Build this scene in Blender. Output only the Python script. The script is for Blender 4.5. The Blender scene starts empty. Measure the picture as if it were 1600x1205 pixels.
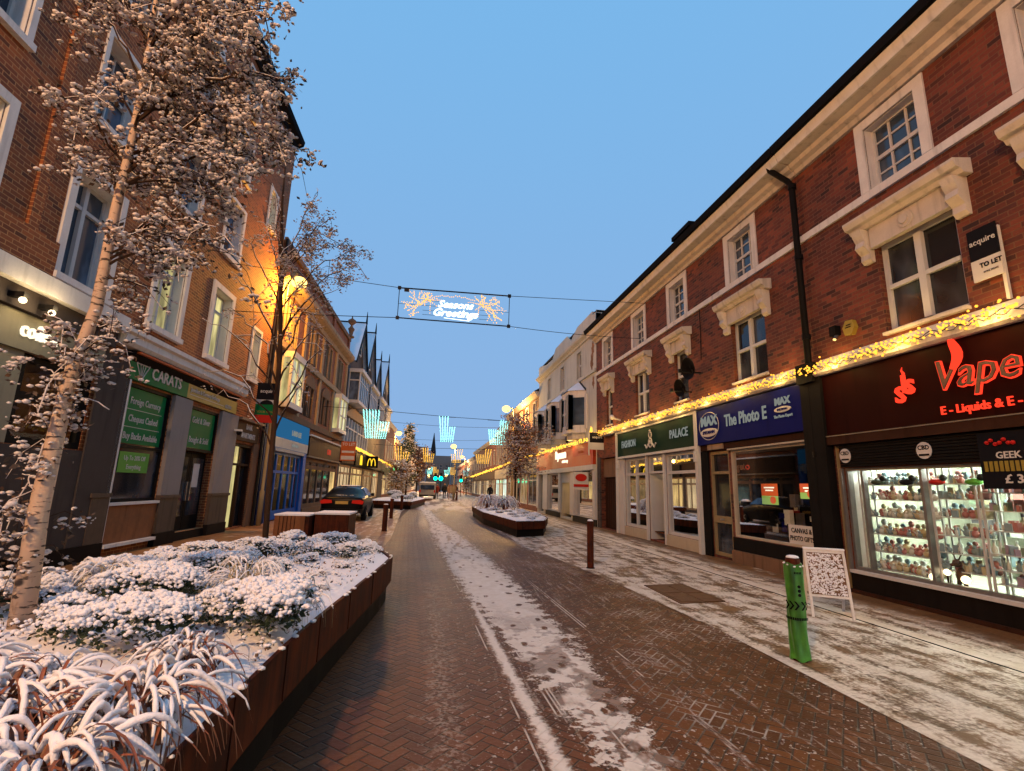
import bpy, bmesh, math, random
from math import sin, cos, pi, radians, sqrt, atan2
from mathutils import Vector, Matrix, noise as mnoise
random.seed(11)
S = bpy.context.scene
COL = S.collection
# ------------------------------------------------------------------ camera
cd = bpy.data.cameras.new("camera"); cam = bpy.data.objects.new("camera", cd); COL.objects.link(cam)
cd.sensor_width = 36; cd.lens = 777 / 1600 * 36; cd.clip_end = 2000; cd.clip_start = .05
def _yaw(v, a): return Vector((cos(a)*v[0] + sin(a)*v[1], -sin(a)*v[0] + cos(a)*v[1], v[2]))
_p, _r, _y = .2009, .0273, radians(8.2)
_F = Vector((0, cos(_p), sin(_p))); _U = Vector((0, -sin(_p), cos(_p))); _X = Vector((1, 0, 0))
cx_ = _yaw(cos(_r)*_X + sin(_r)*_U, _y); cy_ = _yaw(-sin(_r)*_X + cos(_r)*_U, _y); cz_ = -_yaw(_F, _y)
m = Matrix((cx_, cy_, cz_)).transposed().to_4x4(); m.translation = (0, 0, 1.6)
cam.matrix_world = m
S.camera = cam
# ------------------------------------------------------------------ world: dusk sky
W = bpy.data.worlds.new("World"); S.world = W; W.use_nodes = True
nt = W.node_tree; nt.nodes.clear()
def wn(t, **k):
    n = nt.nodes.new(t)
    for a, b in k.items(): setattr(n, a, b)
    return n
sky = wn('ShaderNodeTexSky', sky_type='NISHITA', sun_disc=False, sun_elevation=radians(3), sun_rotation=radians(250), altitude=50)
tc = wn('ShaderNodeTexCoord'); sp = wn('ShaderNodeSeparateXYZ'); nt.links.new(tc.outputs['Generated'], sp.inputs[0])
rp = wn('ShaderNodeValToRGB'); nt.links.new(sp.outputs[2], rp.inputs[0])
rp.color_ramp.elements[0].position = 0.0; rp.color_ramp.elements[0].color = (.222, .360, .605, 1)
rp.color_ramp.elements[1].position = .75; rp.color_ramp.elements[1].color = (.158, .378, .660, 1)
b1 = wn('ShaderNodeBackground'); b1.inputs[1].default_value = .002; nt.links.new(sky.outputs[0], b1.inputs[0])
b2 = wn('ShaderNodeBackground'); b2.inputs[1].default_value = 1.24; nt.links.new(rp.outputs[0], b2.inputs[0])
ad = wn('ShaderNodeAddShader'); nt.links.new(b1.outputs[0], ad.inputs[0]); nt.links.new(b2.outputs[0], ad.inputs[1])
wo = wn('ShaderNodeOutputWorld'); nt.links.new(ad.outputs[0], wo.inputs[0])
S.view_settings.view_transform = 'Standard'; S.view_settings.look = 'None'
S.view_settings.exposure = 0; S.view_settings.gamma = 1; S.view_settings.use_curve_mapping = False
S.cycles.use_denoising = True; S.cycles.max_bounces = 6; S.cycles.diffuse_bounces = 3; S.cycles.glossy_bounces = 3
S.cycles.transparent_max_bounces = 8; S.cycles.caustics_reflective = False; S.cycles.caustics_refractive = False
S.cycles.sample_clamp_indirect = 4; S.cycles.use_light_tree = True
LAMP_K = 2.1
# ------------------------------------------------------------------ node expression helper
class E:
    """small wrapper so shader math reads like maths"""
    def __init__(s, nt, o): s.nt, s.o = nt, o
    def _m(s, op, b=None, c=None, rev=False):
        n = s.nt.nodes.new('ShaderNodeMath'); n.operation = op
        ins = [s, b, c]
        if rev: ins = [b, s, c]
        for i, v in enumerate(ins):
            if v is None: continue
            if isinstance(v, E): s.nt.links.new(v.o, n.inputs[i])
            else: n.inputs[i].default_value = v
        return E(s.nt, n.outputs[0])
    def __add__(s, b): return s._m('ADD', b)
    __radd__ = __add__
    def __sub__(s, b): return s._m('SUBTRACT', b)
    def __rsub__(s, b): return s._m('SUBTRACT', b, rev=True)
    def __mul__(s, b): return s._m('MULTIPLY', b)
    __rmul__ = __mul__
    def __truediv__(s, b): return s._m('DIVIDE', b)
    def mn(s, b): return s._m('MINIMUM', b)
    def mx(s, b): return s._m('MAXIMUM', b)
    def fl(s): return s._m('FLOOR')
    def ab(s): return s._m('ABSOLUTE')
    def mod(s, b): return s._m('FLOORED_MODULO', b)
    def lt(s, b): return s._m('LESS_THAN', b)
    def gt(s, b): return s._m('GREATER_THAN', b)
    def eq(s, b): return s._m('COMPARE', b, .1)
    def pw(s, b): return s._m('POWER', b)
def ss(x, a, b):
    """smooth step from 0 at a to 1 at b"""
    n = x.nt.nodes.new('ShaderNodeMapRange'); n.interpolation_type = 'SMOOTHSTEP'
    x.nt.links.new(x.o, n.inputs[0]); n.inputs[1].default_value = a; n.inputs[2].default_value = b
    return E(x.nt, n.outputs[0])
MATS = {}
class Mt:
    def __init__(s, name):
        s.m = bpy.data.materials.new(name); s.m.use_nodes = True; s.nt = s.m.node_tree; s.nt.nodes.clear()
        s.out = s.nt.nodes.new('ShaderNodeOutputMaterial'); s.b = s.nt.nodes.new('ShaderNodeBsdfPrincipled')
        s.nt.links.new(s.b.outputs[0], s.out.inputs[0]); MATS[name] = s.m
        s.geo = s.nt.nodes.new('ShaderNodeNewGeometry')
    def link(s, a, b): s.nt.links.new(a.o if isinstance(a, E) else a, b)
    def set(s, k, v):
        if isinstance(v, (E, bpy.types.NodeSocket)): s.link(v, s.b.inputs[k])
        else: s.b.inputs[k].default_value = v
    def xyz(s):
        n = s.nt.nodes.new('ShaderNodeSeparateXYZ'); s.nt.links.new(s.geo.outputs['Position'], n.inputs[0])
        return [E(s.nt, o) for o in n.outputs]
    def vec(s, x, y, z=0.):
        n = s.nt.nodes.new('ShaderNodeCombineXYZ')
        for i, v in enumerate((x, y, z)):
            if isinstance(v, E): s.nt.links.new(v.o, n.inputs[i])
            else: n.inputs[i].default_value = v
        return n.outputs[0]
    def noise(s, v=None, scale=5, detail=3, rough=.55, color=False):
        n = s.nt.nodes.new('ShaderNodeTexNoise'); n.inputs['Scale'].default_value = scale
        n.inputs['Detail'].default_value = detail; n.inputs['Roughness'].default_value = rough
        s.nt.links.new(v if v is not None else s.geo.outputs['Position'], n.inputs['Vector'])
        return n.outputs['Color'] if color else E(s.nt, n.outputs['Fac'])
    def voro(s, v):
        n = s.nt.nodes.new('ShaderNodeTexVoronoi'); n.inputs['Scale'].default_value = 1; s.nt.links.new(v, n.inputs['Vector']); return E(s.nt, n.outputs['Distance'])
    def white(s, v):
        n = s.nt.nodes.new('ShaderNodeTexWhiteNoise'); n.noise_dimensions = '3D'; s.nt.links.new(v, n.inputs['Vector']); return E(s.nt, n.outputs['Value'])
    def mix(s, f, a, b):
        n = s.nt.nodes.new('ShaderNodeMix'); n.data_type = 'RGBA'
        for i, v in ((0, f), (6, a), (7, b)):
            if isinstance(v, E): s.nt.links.new(v.o, n.inputs[i])
            elif isinstance(v, bpy.types.NodeSocket): s.nt.links.new(v, n.inputs[i])
            elif i == 0: n.inputs[i].default_value = v
            else: n.inputs[i].default_value = (*v, 1) if len(v) == 3 else v
        return n.outputs[2]
    def mul(s, c, f):
        n = s.nt.nodes.new('ShaderNodeMix'); n.data_type = 'RGBA'; n.blend_type = 'MULTIPLY'; n.inputs[0].default_value = 1
        if isinstance(c, bpy.types.NodeSocket): s.nt.links.new(c, n.inputs[6])
        else: n.inputs[6].default_value = (*c, 1)
        s.nt.links.new(f.o, n.inputs[7]); return n.outputs[2]
    def bump(s, h, strength=.4, dist=.01):
        n = s.nt.nodes.new('ShaderNodeBump'); n.inputs['Strength'].default_value = strength; n.inputs['Distance'].default_value = dist
        s.link(h, n.inputs['Height']); s.nt.links.new(n.outputs[0], s.b.inputs['Normal'])
def paint(name, c, rough=.5, var=.25, scale=3, bump=.15, metal=0., spec=.14, fine=40):
    """a painted or plain surface with dirt-like unevenness of its own"""
    s = Mt(name); f = s.noise(scale=scale, detail=5); c = tuple(k*.74 for k in c); rough = max(rough, .2) + .08
    g = s.noise(scale=fine, detail=2); x_, y_, z_ = s.xyz(); k_ = s.noise(s.vec(x_*7, y_*7, z_*.7), 1., 3)
    s.set('Base Color', s.mul(c, (1 - var + var*2*f*(.7 + .6*g))*(1 - ss(k_, .5, .8)*var*1.3)))
    s.set('Roughness', (rough*.75 + rough*.5*f)); s.set('Metallic', metal); s.set('Specular IOR Level', spec)
    if bump: s.bump(g, bump, .004)
    return s.m
def emit(name, c, k, sampled=True):
    s = Mt(name); s.nt.nodes.remove(s.b); e = s.nt.nodes.new('ShaderNodeEmission')
    e.inputs[0].default_value = (*c, 1); e.inputs[1].default_value = k; s.nt.links.new(e.outputs[0], s.out.inputs[0])
    if not sampled: s.m.cycles.emission_sampling = 'NONE'
    return s.m
def lit_pane(name, c, k, scale=2.5):
    """a lit window: uneven warm light behind, a glossy skin in front"""
    s = Mt(name); x, y, z = s.xyz(); n = s.noise(s.vec(x*scale + y*scale, x*.3, z*.6), 1., 4)
    s.set('Base Color', (.03, .03, .03, 1)); s.set('Roughness', .08)
    s.set('Emission Color', (*c, 1)); s.set('Emission Strength', ss(n, .25, .75)*k*1.1 + k*.25)
    return s.m
def brick(name, c1, c2, mort, dark=.5, bw=.225, bh=.075, grime=.5):
    s = Mt(name); x, y, z = s.xyz()
    u = x + y; row = (z/bh).fl(); off = row.mod(2)*.5
    cu = u/bw + off; col = cu.fl(); fu = cu - col; fz = z/bh - row
    d = (fu.mn(1 - fu)*bw).mn(fz.mn(1 - fz)*bh)
    mortar = 1 - ss(d, .0035, .0095)
    r = s.white(s.vec(col, row, 3.)); r2 = s.white(s.vec(col, row, 9.))
    n = s.noise(scale=.7, detail=4); nf = s.noise(scale=30, detail=2)
    c = s.mix(r, c1, c2)
    c = s.mul(c, 1 - (r2.gt(.86)*dark) - (.18 - .36*nf))
    c = s.mul(c, ss(n, .15, .8)*grime*1.2 + (1 - grime*.7))
    s.set('Base Color', s.mix(mortar, c, mort)); s.set('Roughness', .85)
    s.bump((1 - mortar) + nf*.4, .6, .006)
    return s.m
def glass_dark(name, c=(.012, .014, .018), rough=.06):
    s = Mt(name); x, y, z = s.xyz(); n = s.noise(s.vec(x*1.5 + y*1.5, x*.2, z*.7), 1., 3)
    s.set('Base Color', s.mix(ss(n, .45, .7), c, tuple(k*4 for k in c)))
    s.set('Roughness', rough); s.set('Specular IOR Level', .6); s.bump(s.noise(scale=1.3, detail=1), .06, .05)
    return s.m
def glass_clear(name, tint=(.95, .97, .96)):
    s = Mt(name); s.nt.nodes.remove(s.b)
    t = s.nt.nodes.new('ShaderNodeBsdfTransparent'); t.inputs[0].default_value = (*tint, 1)
    g = s.nt.nodes.new('ShaderNodeBsdfGlossy'); g.inputs['Roughness'].default_value = .02
    f = s.nt.nodes.new('ShaderNodeFresnel'); f.inputs[0].default_value = 1.22
    mx = s.nt.nodes.new('ShaderNodeMixShader'); s.nt.links.new(f.outputs[0], mx.inputs[0])
    s.nt.links.new(t.outputs[0], mx.inputs[1]); s.nt.links.new(g.outputs[0], mx.inputs[2]); s.nt.links.new(mx.outputs[0], s.out.inputs[0])
    return s.m
# palette -----------------------------------------------------------------
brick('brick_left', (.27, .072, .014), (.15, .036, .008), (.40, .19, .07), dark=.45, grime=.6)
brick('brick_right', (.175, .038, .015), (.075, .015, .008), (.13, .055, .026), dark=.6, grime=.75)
brick('brick_ornate', (.26, .068, .024), (.19, .048, .018), (.17, .10, .06), dark=.3)
brick('brick_far', (.24, .058, .024), (.15, .034, .018), (.14, .085, .055), dark=.4)
brick('brick_dark', (.06, .04, .035), (.035, .025, .022), (.05, .04, .035), dark=.4)
paint('stone_white', (.86, .81, .76), .7, .22, 2.5)
paint('stone_cream', (.72, .64, .56), .75, .3, 1.5)
paint('stucco_cream', (.68, .67, .60), .8, .25, .8)
paint('stone_buff', (.42, .30, .19), .8, .3, 2)
paint('stone_brown', (.22, .13, .08), .8, .3, 2)
paint('stucco_stain', (.34, .18, .10), .85, .5, 6)
paint('white_paint', (.70, .68, .66), .45, .12, 3)
paint('cream_paint', (.58, .50, .38), .5, .15, 3)
paint('black_paint', (.012, .011, .011), .4, .3, 3, spec=.03)
paint('dark_brown', (.05, .022, .014), .45, .35, 3, spec=.03)
paint('vape_board', (.026, .005, .004), .4, .3, 2, spec=.03)
paint('grey_render', (.085, .068, .062), .6, .25, 2, spec=.03)
paint('grey_beige', (.30, .275, .20), .55, .15, 2)
paint('pier_grey', (.30, .265, .255), .6, .15, 2)
paint('granite', (.11, .075, .055), .5, .4, 9)
paint('plinth_black', (.015, .012, .011), .35, .3, 4, spec=.03)
paint('carats_green', (.008, .20, .06), .35, .12, 2, spec=.03)
paint('carats_gold', (.34, .25, .045), .35, .12, 2)
paint('poster_green', (.12, .42, .05), .4, .1, 2)
paint('blue_paint', (.030, .16, .58), .4, .2, 3)
paint('blue_dark', (.010, .028, .10), .4, .2, 3, spec=.03)
paint('sign_teal', (.03, .22, .38), .3, .15, 2)
paint('sign_pale', (.38, .40, .46), .4, .15, 2)
paint('cafe_brown', (.11, .055, .03), .5, .25, 3, spec=.03)
paint('max_blue', (.006, .010, .14), .3, .15, 1.5, spec=.03)
paint('fashion_green', (.006, .032, .020), .35, .15, 2, spec=.03)
paint('ryman_red', (.62, .075, .025), .4, .1, 2)
paint('ryman_red_deep', (.55, .015, .01), .4, .1, 2)
paint('grey_fascia', (.38, .36, .31), .5, .15, 2)
paint('orange_board', (.60, .13, .03), .5, .1, 2)
paint('red_board', (.6, .02, .012), .4, .1, 2)
paint('sign_white', (.74, .70, .66), .5, .1, 3)
paint('sign_black', (.012, .012, .016), .5, .1, 3, spec=.03)
paint('slate', (.035, .033, .035), .7, .3, 4)
paint('roof_black', (.010, .010, .012), .7, .3, 4, spec=.03)
paint('wood_slat', (.30, .12, .05), .6, .35, 8)
paint('bin_black', (.012, .012, .013), .35, .2, 5)
paint('metal_dark', (.03, .028, .027), .4, .2, 5, metal=.6)
paint('metal_grey', (.30, .29, .28), .35, .2, 5, metal=.7)
paint('dull_cream', (.34, .26, .14), .5, .15, 4)
paint('alloy', (.5, .5, .5), .3, .1, 8, metal=.9)
paint('rubber', (.015, .015, .015), .8, .2, 9)
paint('car_black', (.004, .004, .005), .22, .15, 3, bump=0, spec=.12)
paint('car_silver', (.35, .33, .30), .25, .1, 3, bump=0, metal=.6)
paint('van_white', (.34, .32, .30), .4, .12, 3)
paint('plate_yellow', (.6, .42, .12), .5, .1, 3)
paint('skin', (.55, .32, .22), .6, .1, 5)
paint('cloth_dark', (.018, .017, .022), .9, .3, 12)
paint('cloth_red', (.22, .035, .022), .9, .3, 12)
paint('cloth_tan', (.38, .22, .15), .9, .3, 12)
paint('hair_dark', (.02, .013, .01), .8, .3, 20)
paint('green_plastic', (.065, .28, .03), .28, .6, 12, bump=.6, fine=14, spec=.5)
paint('shop_wall', (.56, .58, .46), .6, .3, 6)
paint('concrete_pale', (.30, .27, .25), .8, .2, 2)
glass_dark('glass_dark'); glass_dark('glass_blue', (.03, .045, .07), .1); glass_clear('glass_clear')
lit_pane('pane_warm', (1., .66, .24), .85); lit_pane('pane_dim', (1., .62, .25), .28); lit_pane('pane_cool', (.75, 1., .85), 1.1)
lit_pane('pane_yellow', (1., .85, .35), .7); lit_pane('pane_goods', (1., .72, .38), .75, 9)
emit('lamp_glow', (1., .60, .16), 3.4, False); emit('lamp_white', (1., .80, .48), 4., False)
emit('bulb_gold', (1., .46, .045), 2.1, False); emit('bulb_cyan', (.34, 1., .90), 2.7, False); emit('bulb_yellow', (1., .52, .06), 2.2, False)
emit('script_white', (.82, .93, 1.), 2.6, False); emit('neon_red', (1., .045, .018), 1.5); emit('letter_warm', (1., .86, .62), 1.6, False)
emit('tube_cool', (.90, 1., .88), 48.); emit('tube_warm', (1., .70, .34), 9.); emit('screen_blue', (.15, .45, 1.), 2.5, False)
emit('tail_red', (1., .03, .015), .35, False); emit('signal_green', (.0, 1., .5), 6, False); emit('arch_yellow', (1., .62, .03), 1.5, False)
emit('sign_blue_emit', (.035, .20, .44), .55, False); emit('letter_red', (1., .12, .06), .5, False); emit('neon_green', (.2, 1., .3), 3, False)  # the blue sign face is a plain emissive colour
emit('poster_orange', (1., .14, .03), .75, False); emit('poster_lime', (.6, .8, .15), .6, False); emit('letter_pale', (.75, .78, .7), .28, False)
def snow_mat(name, c=(.80, .80, .84), dirt=.0):
    s = Mt(name); n = s.noise(scale=35, detail=3); n2 = s.noise(scale=160, detail=2)
    s.set('Base Color', s.mul(c, .93 + .14*n)); s.set('Roughness', .62); s.set('Subsurface Weight', .0)
    s.bump(n + n2*.35, .5, .012); return s.m
snow_mat('snow'); snow_mat('snow_bits', (.60, .55, .53))  # second one: tree-crown snow, its dimmer light put into the colour
def corten():
    s = Mt('corten'); x, y, z = s.xyz(); n = s.noise(scale=5, detail=6, rough=.65); st = s.noise(s.vec(x*14, y*14, z*1.2), 1., 3)
    c = s.mix(ss(n*.5 + st*.5, .35, .65), (.022, .005, .0025), (.085, .017, .005))
    s.set('Base Color', c); s.set('Roughness', .6 + .2*n); s.set('Specular IOR Level', .15); s.bump(n, .5, .006); return s.m
corten()
def birch():
    s = Mt('birch_bark'); x, y, z = s.xyz(); a = s.noise(s.vec(x*9, y*9, z*42), 1., 4); b = s.noise(s.vec(x*22, y*22, z*10), 1., 3)
    k = s.noise(s.vec(x*3, y*3, z*5), 1., 2)
    c = s.mix(ss(a, .56, .63), (.44, .32, .235), (.04, .025, .02)); c = s.mix(ss(b, .60, .75)*.5, c, (.22, .12, .065))
    c = s.mix(ss(k, .68, .74), c, (.03, .02, .018)); s.set('Base Color', c); s.set('Roughness', .75); s.bump(a, .5, .01); return s.m
birch()
paint('bark_dark', (.055, .03, .018), .85, .4, 25, bump=.6)
def leafm(name, c1, c2):
    s = Mt(name); n = s.noise(scale=9, detail=2); r = s.nt.nodes.new('ShaderNodeObjectInfo')
    s.set('Base Color', s.mix(ss(n, .35, .65), c1, c2)); s.set('Roughness', .6); return s.m
leafm('leaf_brown', (.030, .018, .010), (.085, .042, .018)); leafm('leaf_rust', (.16, .06, .02), (.28, .11, .03))
leafm('leaf_green', (.012, .03, .010), (.035, .05, .018)); leafm('blade_red', (.24, .07, .03), (.13, .045, .02)); leafm('blade_pale', (.42, .34, .16), (.30, .22, .10))
leafm('leaf_gold', (.22, .12, .04), (.35, .20, .08))
# ground materials ---------------------------------------------------------
def herring(s, x, y, sc):
    """herringbone of 2:1 blocks: returns joint mask, block id noise"""
    a = radians(45+3)
    gx = (x*cos(a) + y*sin(a))/sc; gy = (y*cos(a) - x*sin(a))/sc
    i, j = gx.fl(), gy.fl(); fx, fy = gx - i, gy - j
    mm = (i - j).mod(4.)
    h0, h1, h2, h3 = mm.lt(.5), mm.eq(1.), mm.eq(2.), mm.gt(2.5)
    d = (fx + h1).mn(1 - fx + h0).mn(fy + h2).mn(1 - fy + h3)
    idn = s.white(s.vec(i - h1, j - h2, 1.))
    return d, idn
def road_mat():
    s = Mt('road_pavers'); x, y, z = s.xyz()
    d, idn = herring(s, x, y, .088)
    joint = 1 - ss(d, .035, .10)
    big = s.noise(scale=.8, detail=4); fine = s.noise(scale=28, detail=4); mid = s.noise(scale=6, detail=4)
    c = s.mix(idn, (.062, .020, .006), (.120, .041, .012)); c = s.mul(c, .62 + .76*big)
    c = s.mix(joint, c, (.035, .02, .014))
    # --- snow left on the road
    sl = s.noise(s.vec(x*5., y*.9, 0.), 1., 5, .6)       # long streaks
    st = s.noise(s.vec(x*16., y*1.1, 5.), 1., 4, .6)     # tyre streaks
    wob = (s.noise(s.vec(x*.5, y*.35, 2.), 1., 2) - .5)
    ctr = 1.52 - y*.0640 + wob*.15
    hw = ss(y, 1.0, 9.)*.36 + .12 - ss(y, 15., 26.)*.2
    e1 = ss((x - ctr).ab() - hw + (mid - .5)*.75 + (fine - .5)*.45, .03, -.05)
    near = ss(y, 8.5, 3.)
    foot = s.voro(s.vec(x*5.2 + mid*.8, y*2.7, 7.)); m2 = s.noise(s.vec(x*2.6, y*1.5, 4.), 1., 4); e1 = e1*ss(foot, .17, .25)*(1 - ss(mid, .52, .58)*near*.85)*(1 - ss(m2, .50, .58)*near*.85)*(1 - ss(sl, .50, .62)*.75*ss(y, 7., 16.))
    c2 = .985 - y*.052; e2 = ss((x - c2).ab() - .055*ss(y, 8.6, 6.) + (fine - .5)*.10 + (mid - .5)*.13, .02, -.03)*ss(y, 8.6, 7.4)*(1 - ss(mid, .62, .7)*.7)
    c3 = .22 - y*.02; e3 = ss((x - c3).ab() - .16 + (mid - .5)*.8 + (fine - .5)*.5, .03, -.12)*ss(y, 10., 8.)*.30*ss(fine, .45, .6)
    rx = x - (3.42 - ss(y, 7., 16.)*1.1) + (mid - .5)*.5 + wob*.5
    e4 = ss(rx, -.05, .25)*ss(sl*.55 + mid*.45, .42, .55)
    tyre = ss(st, .56, .66)*ss(fine, .38, .56)*ss(x, .35, .9)*ss(x, 3.7, 2.8)*.42
    crumbs = ss(fine, .58, .66)*ss(mid, .44, .56)*ss(x, -.3, .6)*.65
    far = ss(y, 22., 40.)*ss(s.noise(s.vec(x*1.1, y*.12, 3.), 1., 4), .44, .58)*.85
    brk = s.noise(s.vec(x*3., y*1.3, 11.), 1., 3)
    for q_ in (-.11, .17, .21, .24, .47, 1.15, 1.19): e2 = e2.mx(ss((x - c2 - q_).ab(), .011, .004)*ss(brk, .47, .55)*ss(y, 9.5, 8.)*.75)
    jsnow = joint*ss(big, .52, .60)*.55*ss(x, 1.6, 2.2)
    e = e1.mx(e2).mx(e3).mx(e4).mx(tyre).mx(far).mx(jsnow).mx(crumbs)
    c = s.mix(e, c, s.mix(mid, (.46, .39, .33), (.74, .72, .72)))
    s.set('Base Color', c)
    s.set('Roughness', (.26 + .32*fine + .14*big)*(1 - e) + e*.65)
    s.set('Specular IOR Level', .16)
    s.bump((1 - joint)*.7 + fine*.35 + idn*.4 + e*1.1, .8, .011)
road_mat()
def pave_mat(name, warm, cover):
    s = Mt(name); x, y, z = s.xyz()
    row = (x/.40).fl(); off = row.mod(2)*.5; cu = y/.62 + off; col = cu.fl(); fu = cu - col; fx = x/.40 - row
    d = (fu.mn(1 - fu)*.62).mn(fx.mn(1 - fx)*.40); joint = 1 - ss(d, .003, .010)
    r = s.white(s.vec(row, col, 2.)); big = s.noise(scale=.7, detail=4); fine = s.noise(scale=26, detail=4); mid = s.noise(scale=3.4, detail=5)
    c = s.mix(r, (.088*warm, .044*warm, .019*warm), (.160*warm, .082*warm, .034*warm)); c = s.mul(c, .6 + .8*big)
    c = s.mix(joint*.8, c, (.03, .02, .015))
    sl = s.noise(s.vec(x*4.2, y*.55, 0.), 1., 6, .62)
    q = sl*.6 + mid*.4 + (fine - .5)*.12
    if cover == 'right':
        e = (ss(q, .43, .56)*.85 + ss(fine, .46, .6)*ss(q, .36, .5)*.45)*ss(x, 6.75, 6.2) + ss((x - 5.72 + (mid - .5)*.35).ab(), .20, .06)*.9
        e = e.mx(ss(q, .56, .62)*.6)
        e = e.mx(ss(y, 25., 40.)*ss(sl, .46, .56)*.8)
    else:
        e = ss(q, .50, .60)*.75*ss(x, -6.3, -5.2); e = e.mx(ss(y, 20., 32.)*ss(sl, .44, .56)*.8)
    e = e.mn(1.)
    c = s.mix(e, c, s.mix(mid, (.44, .34, .24), (.74, .69, .64)))
    s.set('Base Color', c); s.set('Roughness', (.22 + .34*fine + .2*big)*(1 - e) + e*.65); s.set('Specular IOR Level', .22)
    s.bump((1 - joint)*.5 + fine*.3 + e*1.2, .6, .009)
pave_mat('pave_right', 1.05, 'right'); pave_mat('pave_left', 1.7, 'left')
paint('ground_far', (.14, .10, .08), .8, .4, 1)
paint('cover_iron', (.15, .075, .038), .5, .4, 14, bump=.6)
def M(n): return MATS[n]
# ------------------------------------------------------------------ geometry helpers
class Fr:
    """facade frame: u along the street, w out of the wall, z up; dr is the reading direction along u"""
    def __init__(s, f, dr): s.f, s.dr = f, dr
    def __call__(s, u, w, z): return s.f(u, w, z)
FR = Fr(lambda u, w, z: (7.2 - .01396*(u - 6.5) - w, u, z), -1)
FL = Fr(lambda u, w, z: (-6.62 + .01326*(u - 10) + w, u, z), 1)
WD = Fr(lambda x, y, z: (x, y, z), 1)
def facing(x0, y0): return Fr(lambda a, w, z: (x0 + a, y0 - w, z), 1)     # a board that faces back down the street
class MB:
    def __init__(s, fr=WD): s.v, s.f, s.fr = [], [], fr
    def p(s, *c): s.v.append(s.fr(*c)); return len(s.v) - 1
    def quad(s, a, b, c, d): i = [s.p(*q) for q in (a, b, c, d)]; s.f.append(i)
    def poly(s, pts): s.f.append([s.p(*q) for q in pts])
    def box(s, u0, u1, w0, w1, z0, z1):
        i = [s.p(u, w, z) for z in (z0, z1) for w in (w0, w1) for u in (u0, u1)]
        for q in ((0, 2, 3, 1), (4, 5, 7, 6), (0, 1, 5, 4), (2, 6, 7, 3), (0, 4, 6, 2), (1, 3, 7, 5)): s.f.append([i[k] for k in q])
        return s
    def prism(s, prof, u0, u1):
        """closed (w,z) profile swept along u"""
        n = len(prof); a = [s.p(u0, w, z) for w, z in prof]; b = [s.p(u1, w, z) for w, z in prof]
        for k in range(n): s.f.append([a[k], a[(k+1) % n], b[(k+1) % n], b[k]])
        s.f.append(a[::-1]); s.f.append(b); return s
    def prismw(s, prof, w0, w1):
        """closed (u,z) profile swept along w"""
        n = len(prof); a = [s.p(u, w0, z) for u, z in prof]; b = [s.p(u, w1, z) for u, z in prof]
        for k in range(n): s.f.append([a[k], a[(k+1) % n], b[(k+1) % n], b[k]])
        s.f.append(a[::-1]); s.f.append(b); return s
    def prismz(s, prof, z0, z1):
        """closed (u,w) profile raised along z"""
        n = len(prof); a = [s.p(u, w, z0) for u, w in prof]; b = [s.p(u, w, z1) for u, w in prof]
        for k in range(n): s.f.append([a[k], a[(k+1) % n], b[(k+1) % n], b[k]])
        s.f.append(a[::-1]); s.f.append(b); return s
    def tube(s, path, rad, n=6, cap=True):
        P = [Vector(q) for q in path]; R = rad if isinstance(rad, (list, tuple)) else [rad]*len(P); rings = []
        up = None
        for k, q in enumerate(P):
            t = (P[min(k+1, len(P)-1)] - P[max(k-1, 0)])
            if t.length < 1e-9: t = Vector((0, 0, 1))
            t.normalize()
            if up is None:
                up = t.cross(Vector((0, 0, 1)) if abs(t.z) < .9 else Vector((1, 0, 0))).normalized()
            up = (up - t*up.dot(t)); up = up.normalized() if up.length > 1e-6 else t.orthogonal().normalized()
            bi = t.cross(up); rings.append([s.p(*(q + (up*cos(2*pi*j/n) + bi*sin(2*pi*j/n))*R[k])) for j in range(n)])
        for a, b in zip(rings, rings[1:]):
            for j in range(n): s.f.append([a[j], a[(j+1) % n], b[(j+1) % n], b[j]])
        if cap and n > 2: s.f.append(rings[0][::-1]); s.f.append(rings[-1])
        return s
    def lathe(s, c, prof, n=12, rot=0):
        rings = [[s.p(c[0] + r*cos(2*pi*j/n + rot), c[1] + r*sin(2*pi*j/n + rot), c[2] + z) for j in range(n)] for r, z in prof]
        for a, b in zip(rings, rings[1:]):
            for j in range(n): s.f.append([a[j], a[(j+1) % n], b[(j+1) % n], b[j]])
        s.f.append(rings[0][::-1]); s.f.append(rings[-1]); return s
    def ball(s, c, r, sz=1., n=6, m=4, sy=1.):
        prof = [(r*sin(pi*k/m), -r*sz*cos(pi*k/m)) for k in range(m+1)]
        prof[0] = (r*.08, prof[0][1]); prof[-1] = (r*.08, prof[-1][1]); return s.lathe(c, prof, n)
    def blob(s, c, r, sz=.6):
        o = len(s.v)
        for q in ICO: s.v.append(s.fr(c[0] + q[0]*r, c[1] + q[1]*r, c[2] + q[2]*r*sz))
        for q in ICF: s.f.append([o + q[0], o + q[1], o + q[2]])
    def leaf(s, c, sz, rnd):
        a = Vector((rnd.gauss(0, 1), rnd.gauss(0, 1), rnd.gauss(0, .7))).normalized(); b = a.cross(Vector((rnd.gauss(0, 1), rnd.gauss(0, 1), rnd.gauss(0, 1)))).normalized()
        c = Vector(c); o = len(s.v)
        for q in (c - a*sz, c + b*sz*.55, c + a*sz, c - b*sz*.55): s.v.append(tuple(q))
        s.f.append([o, o+1, o+2, o+3])
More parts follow.
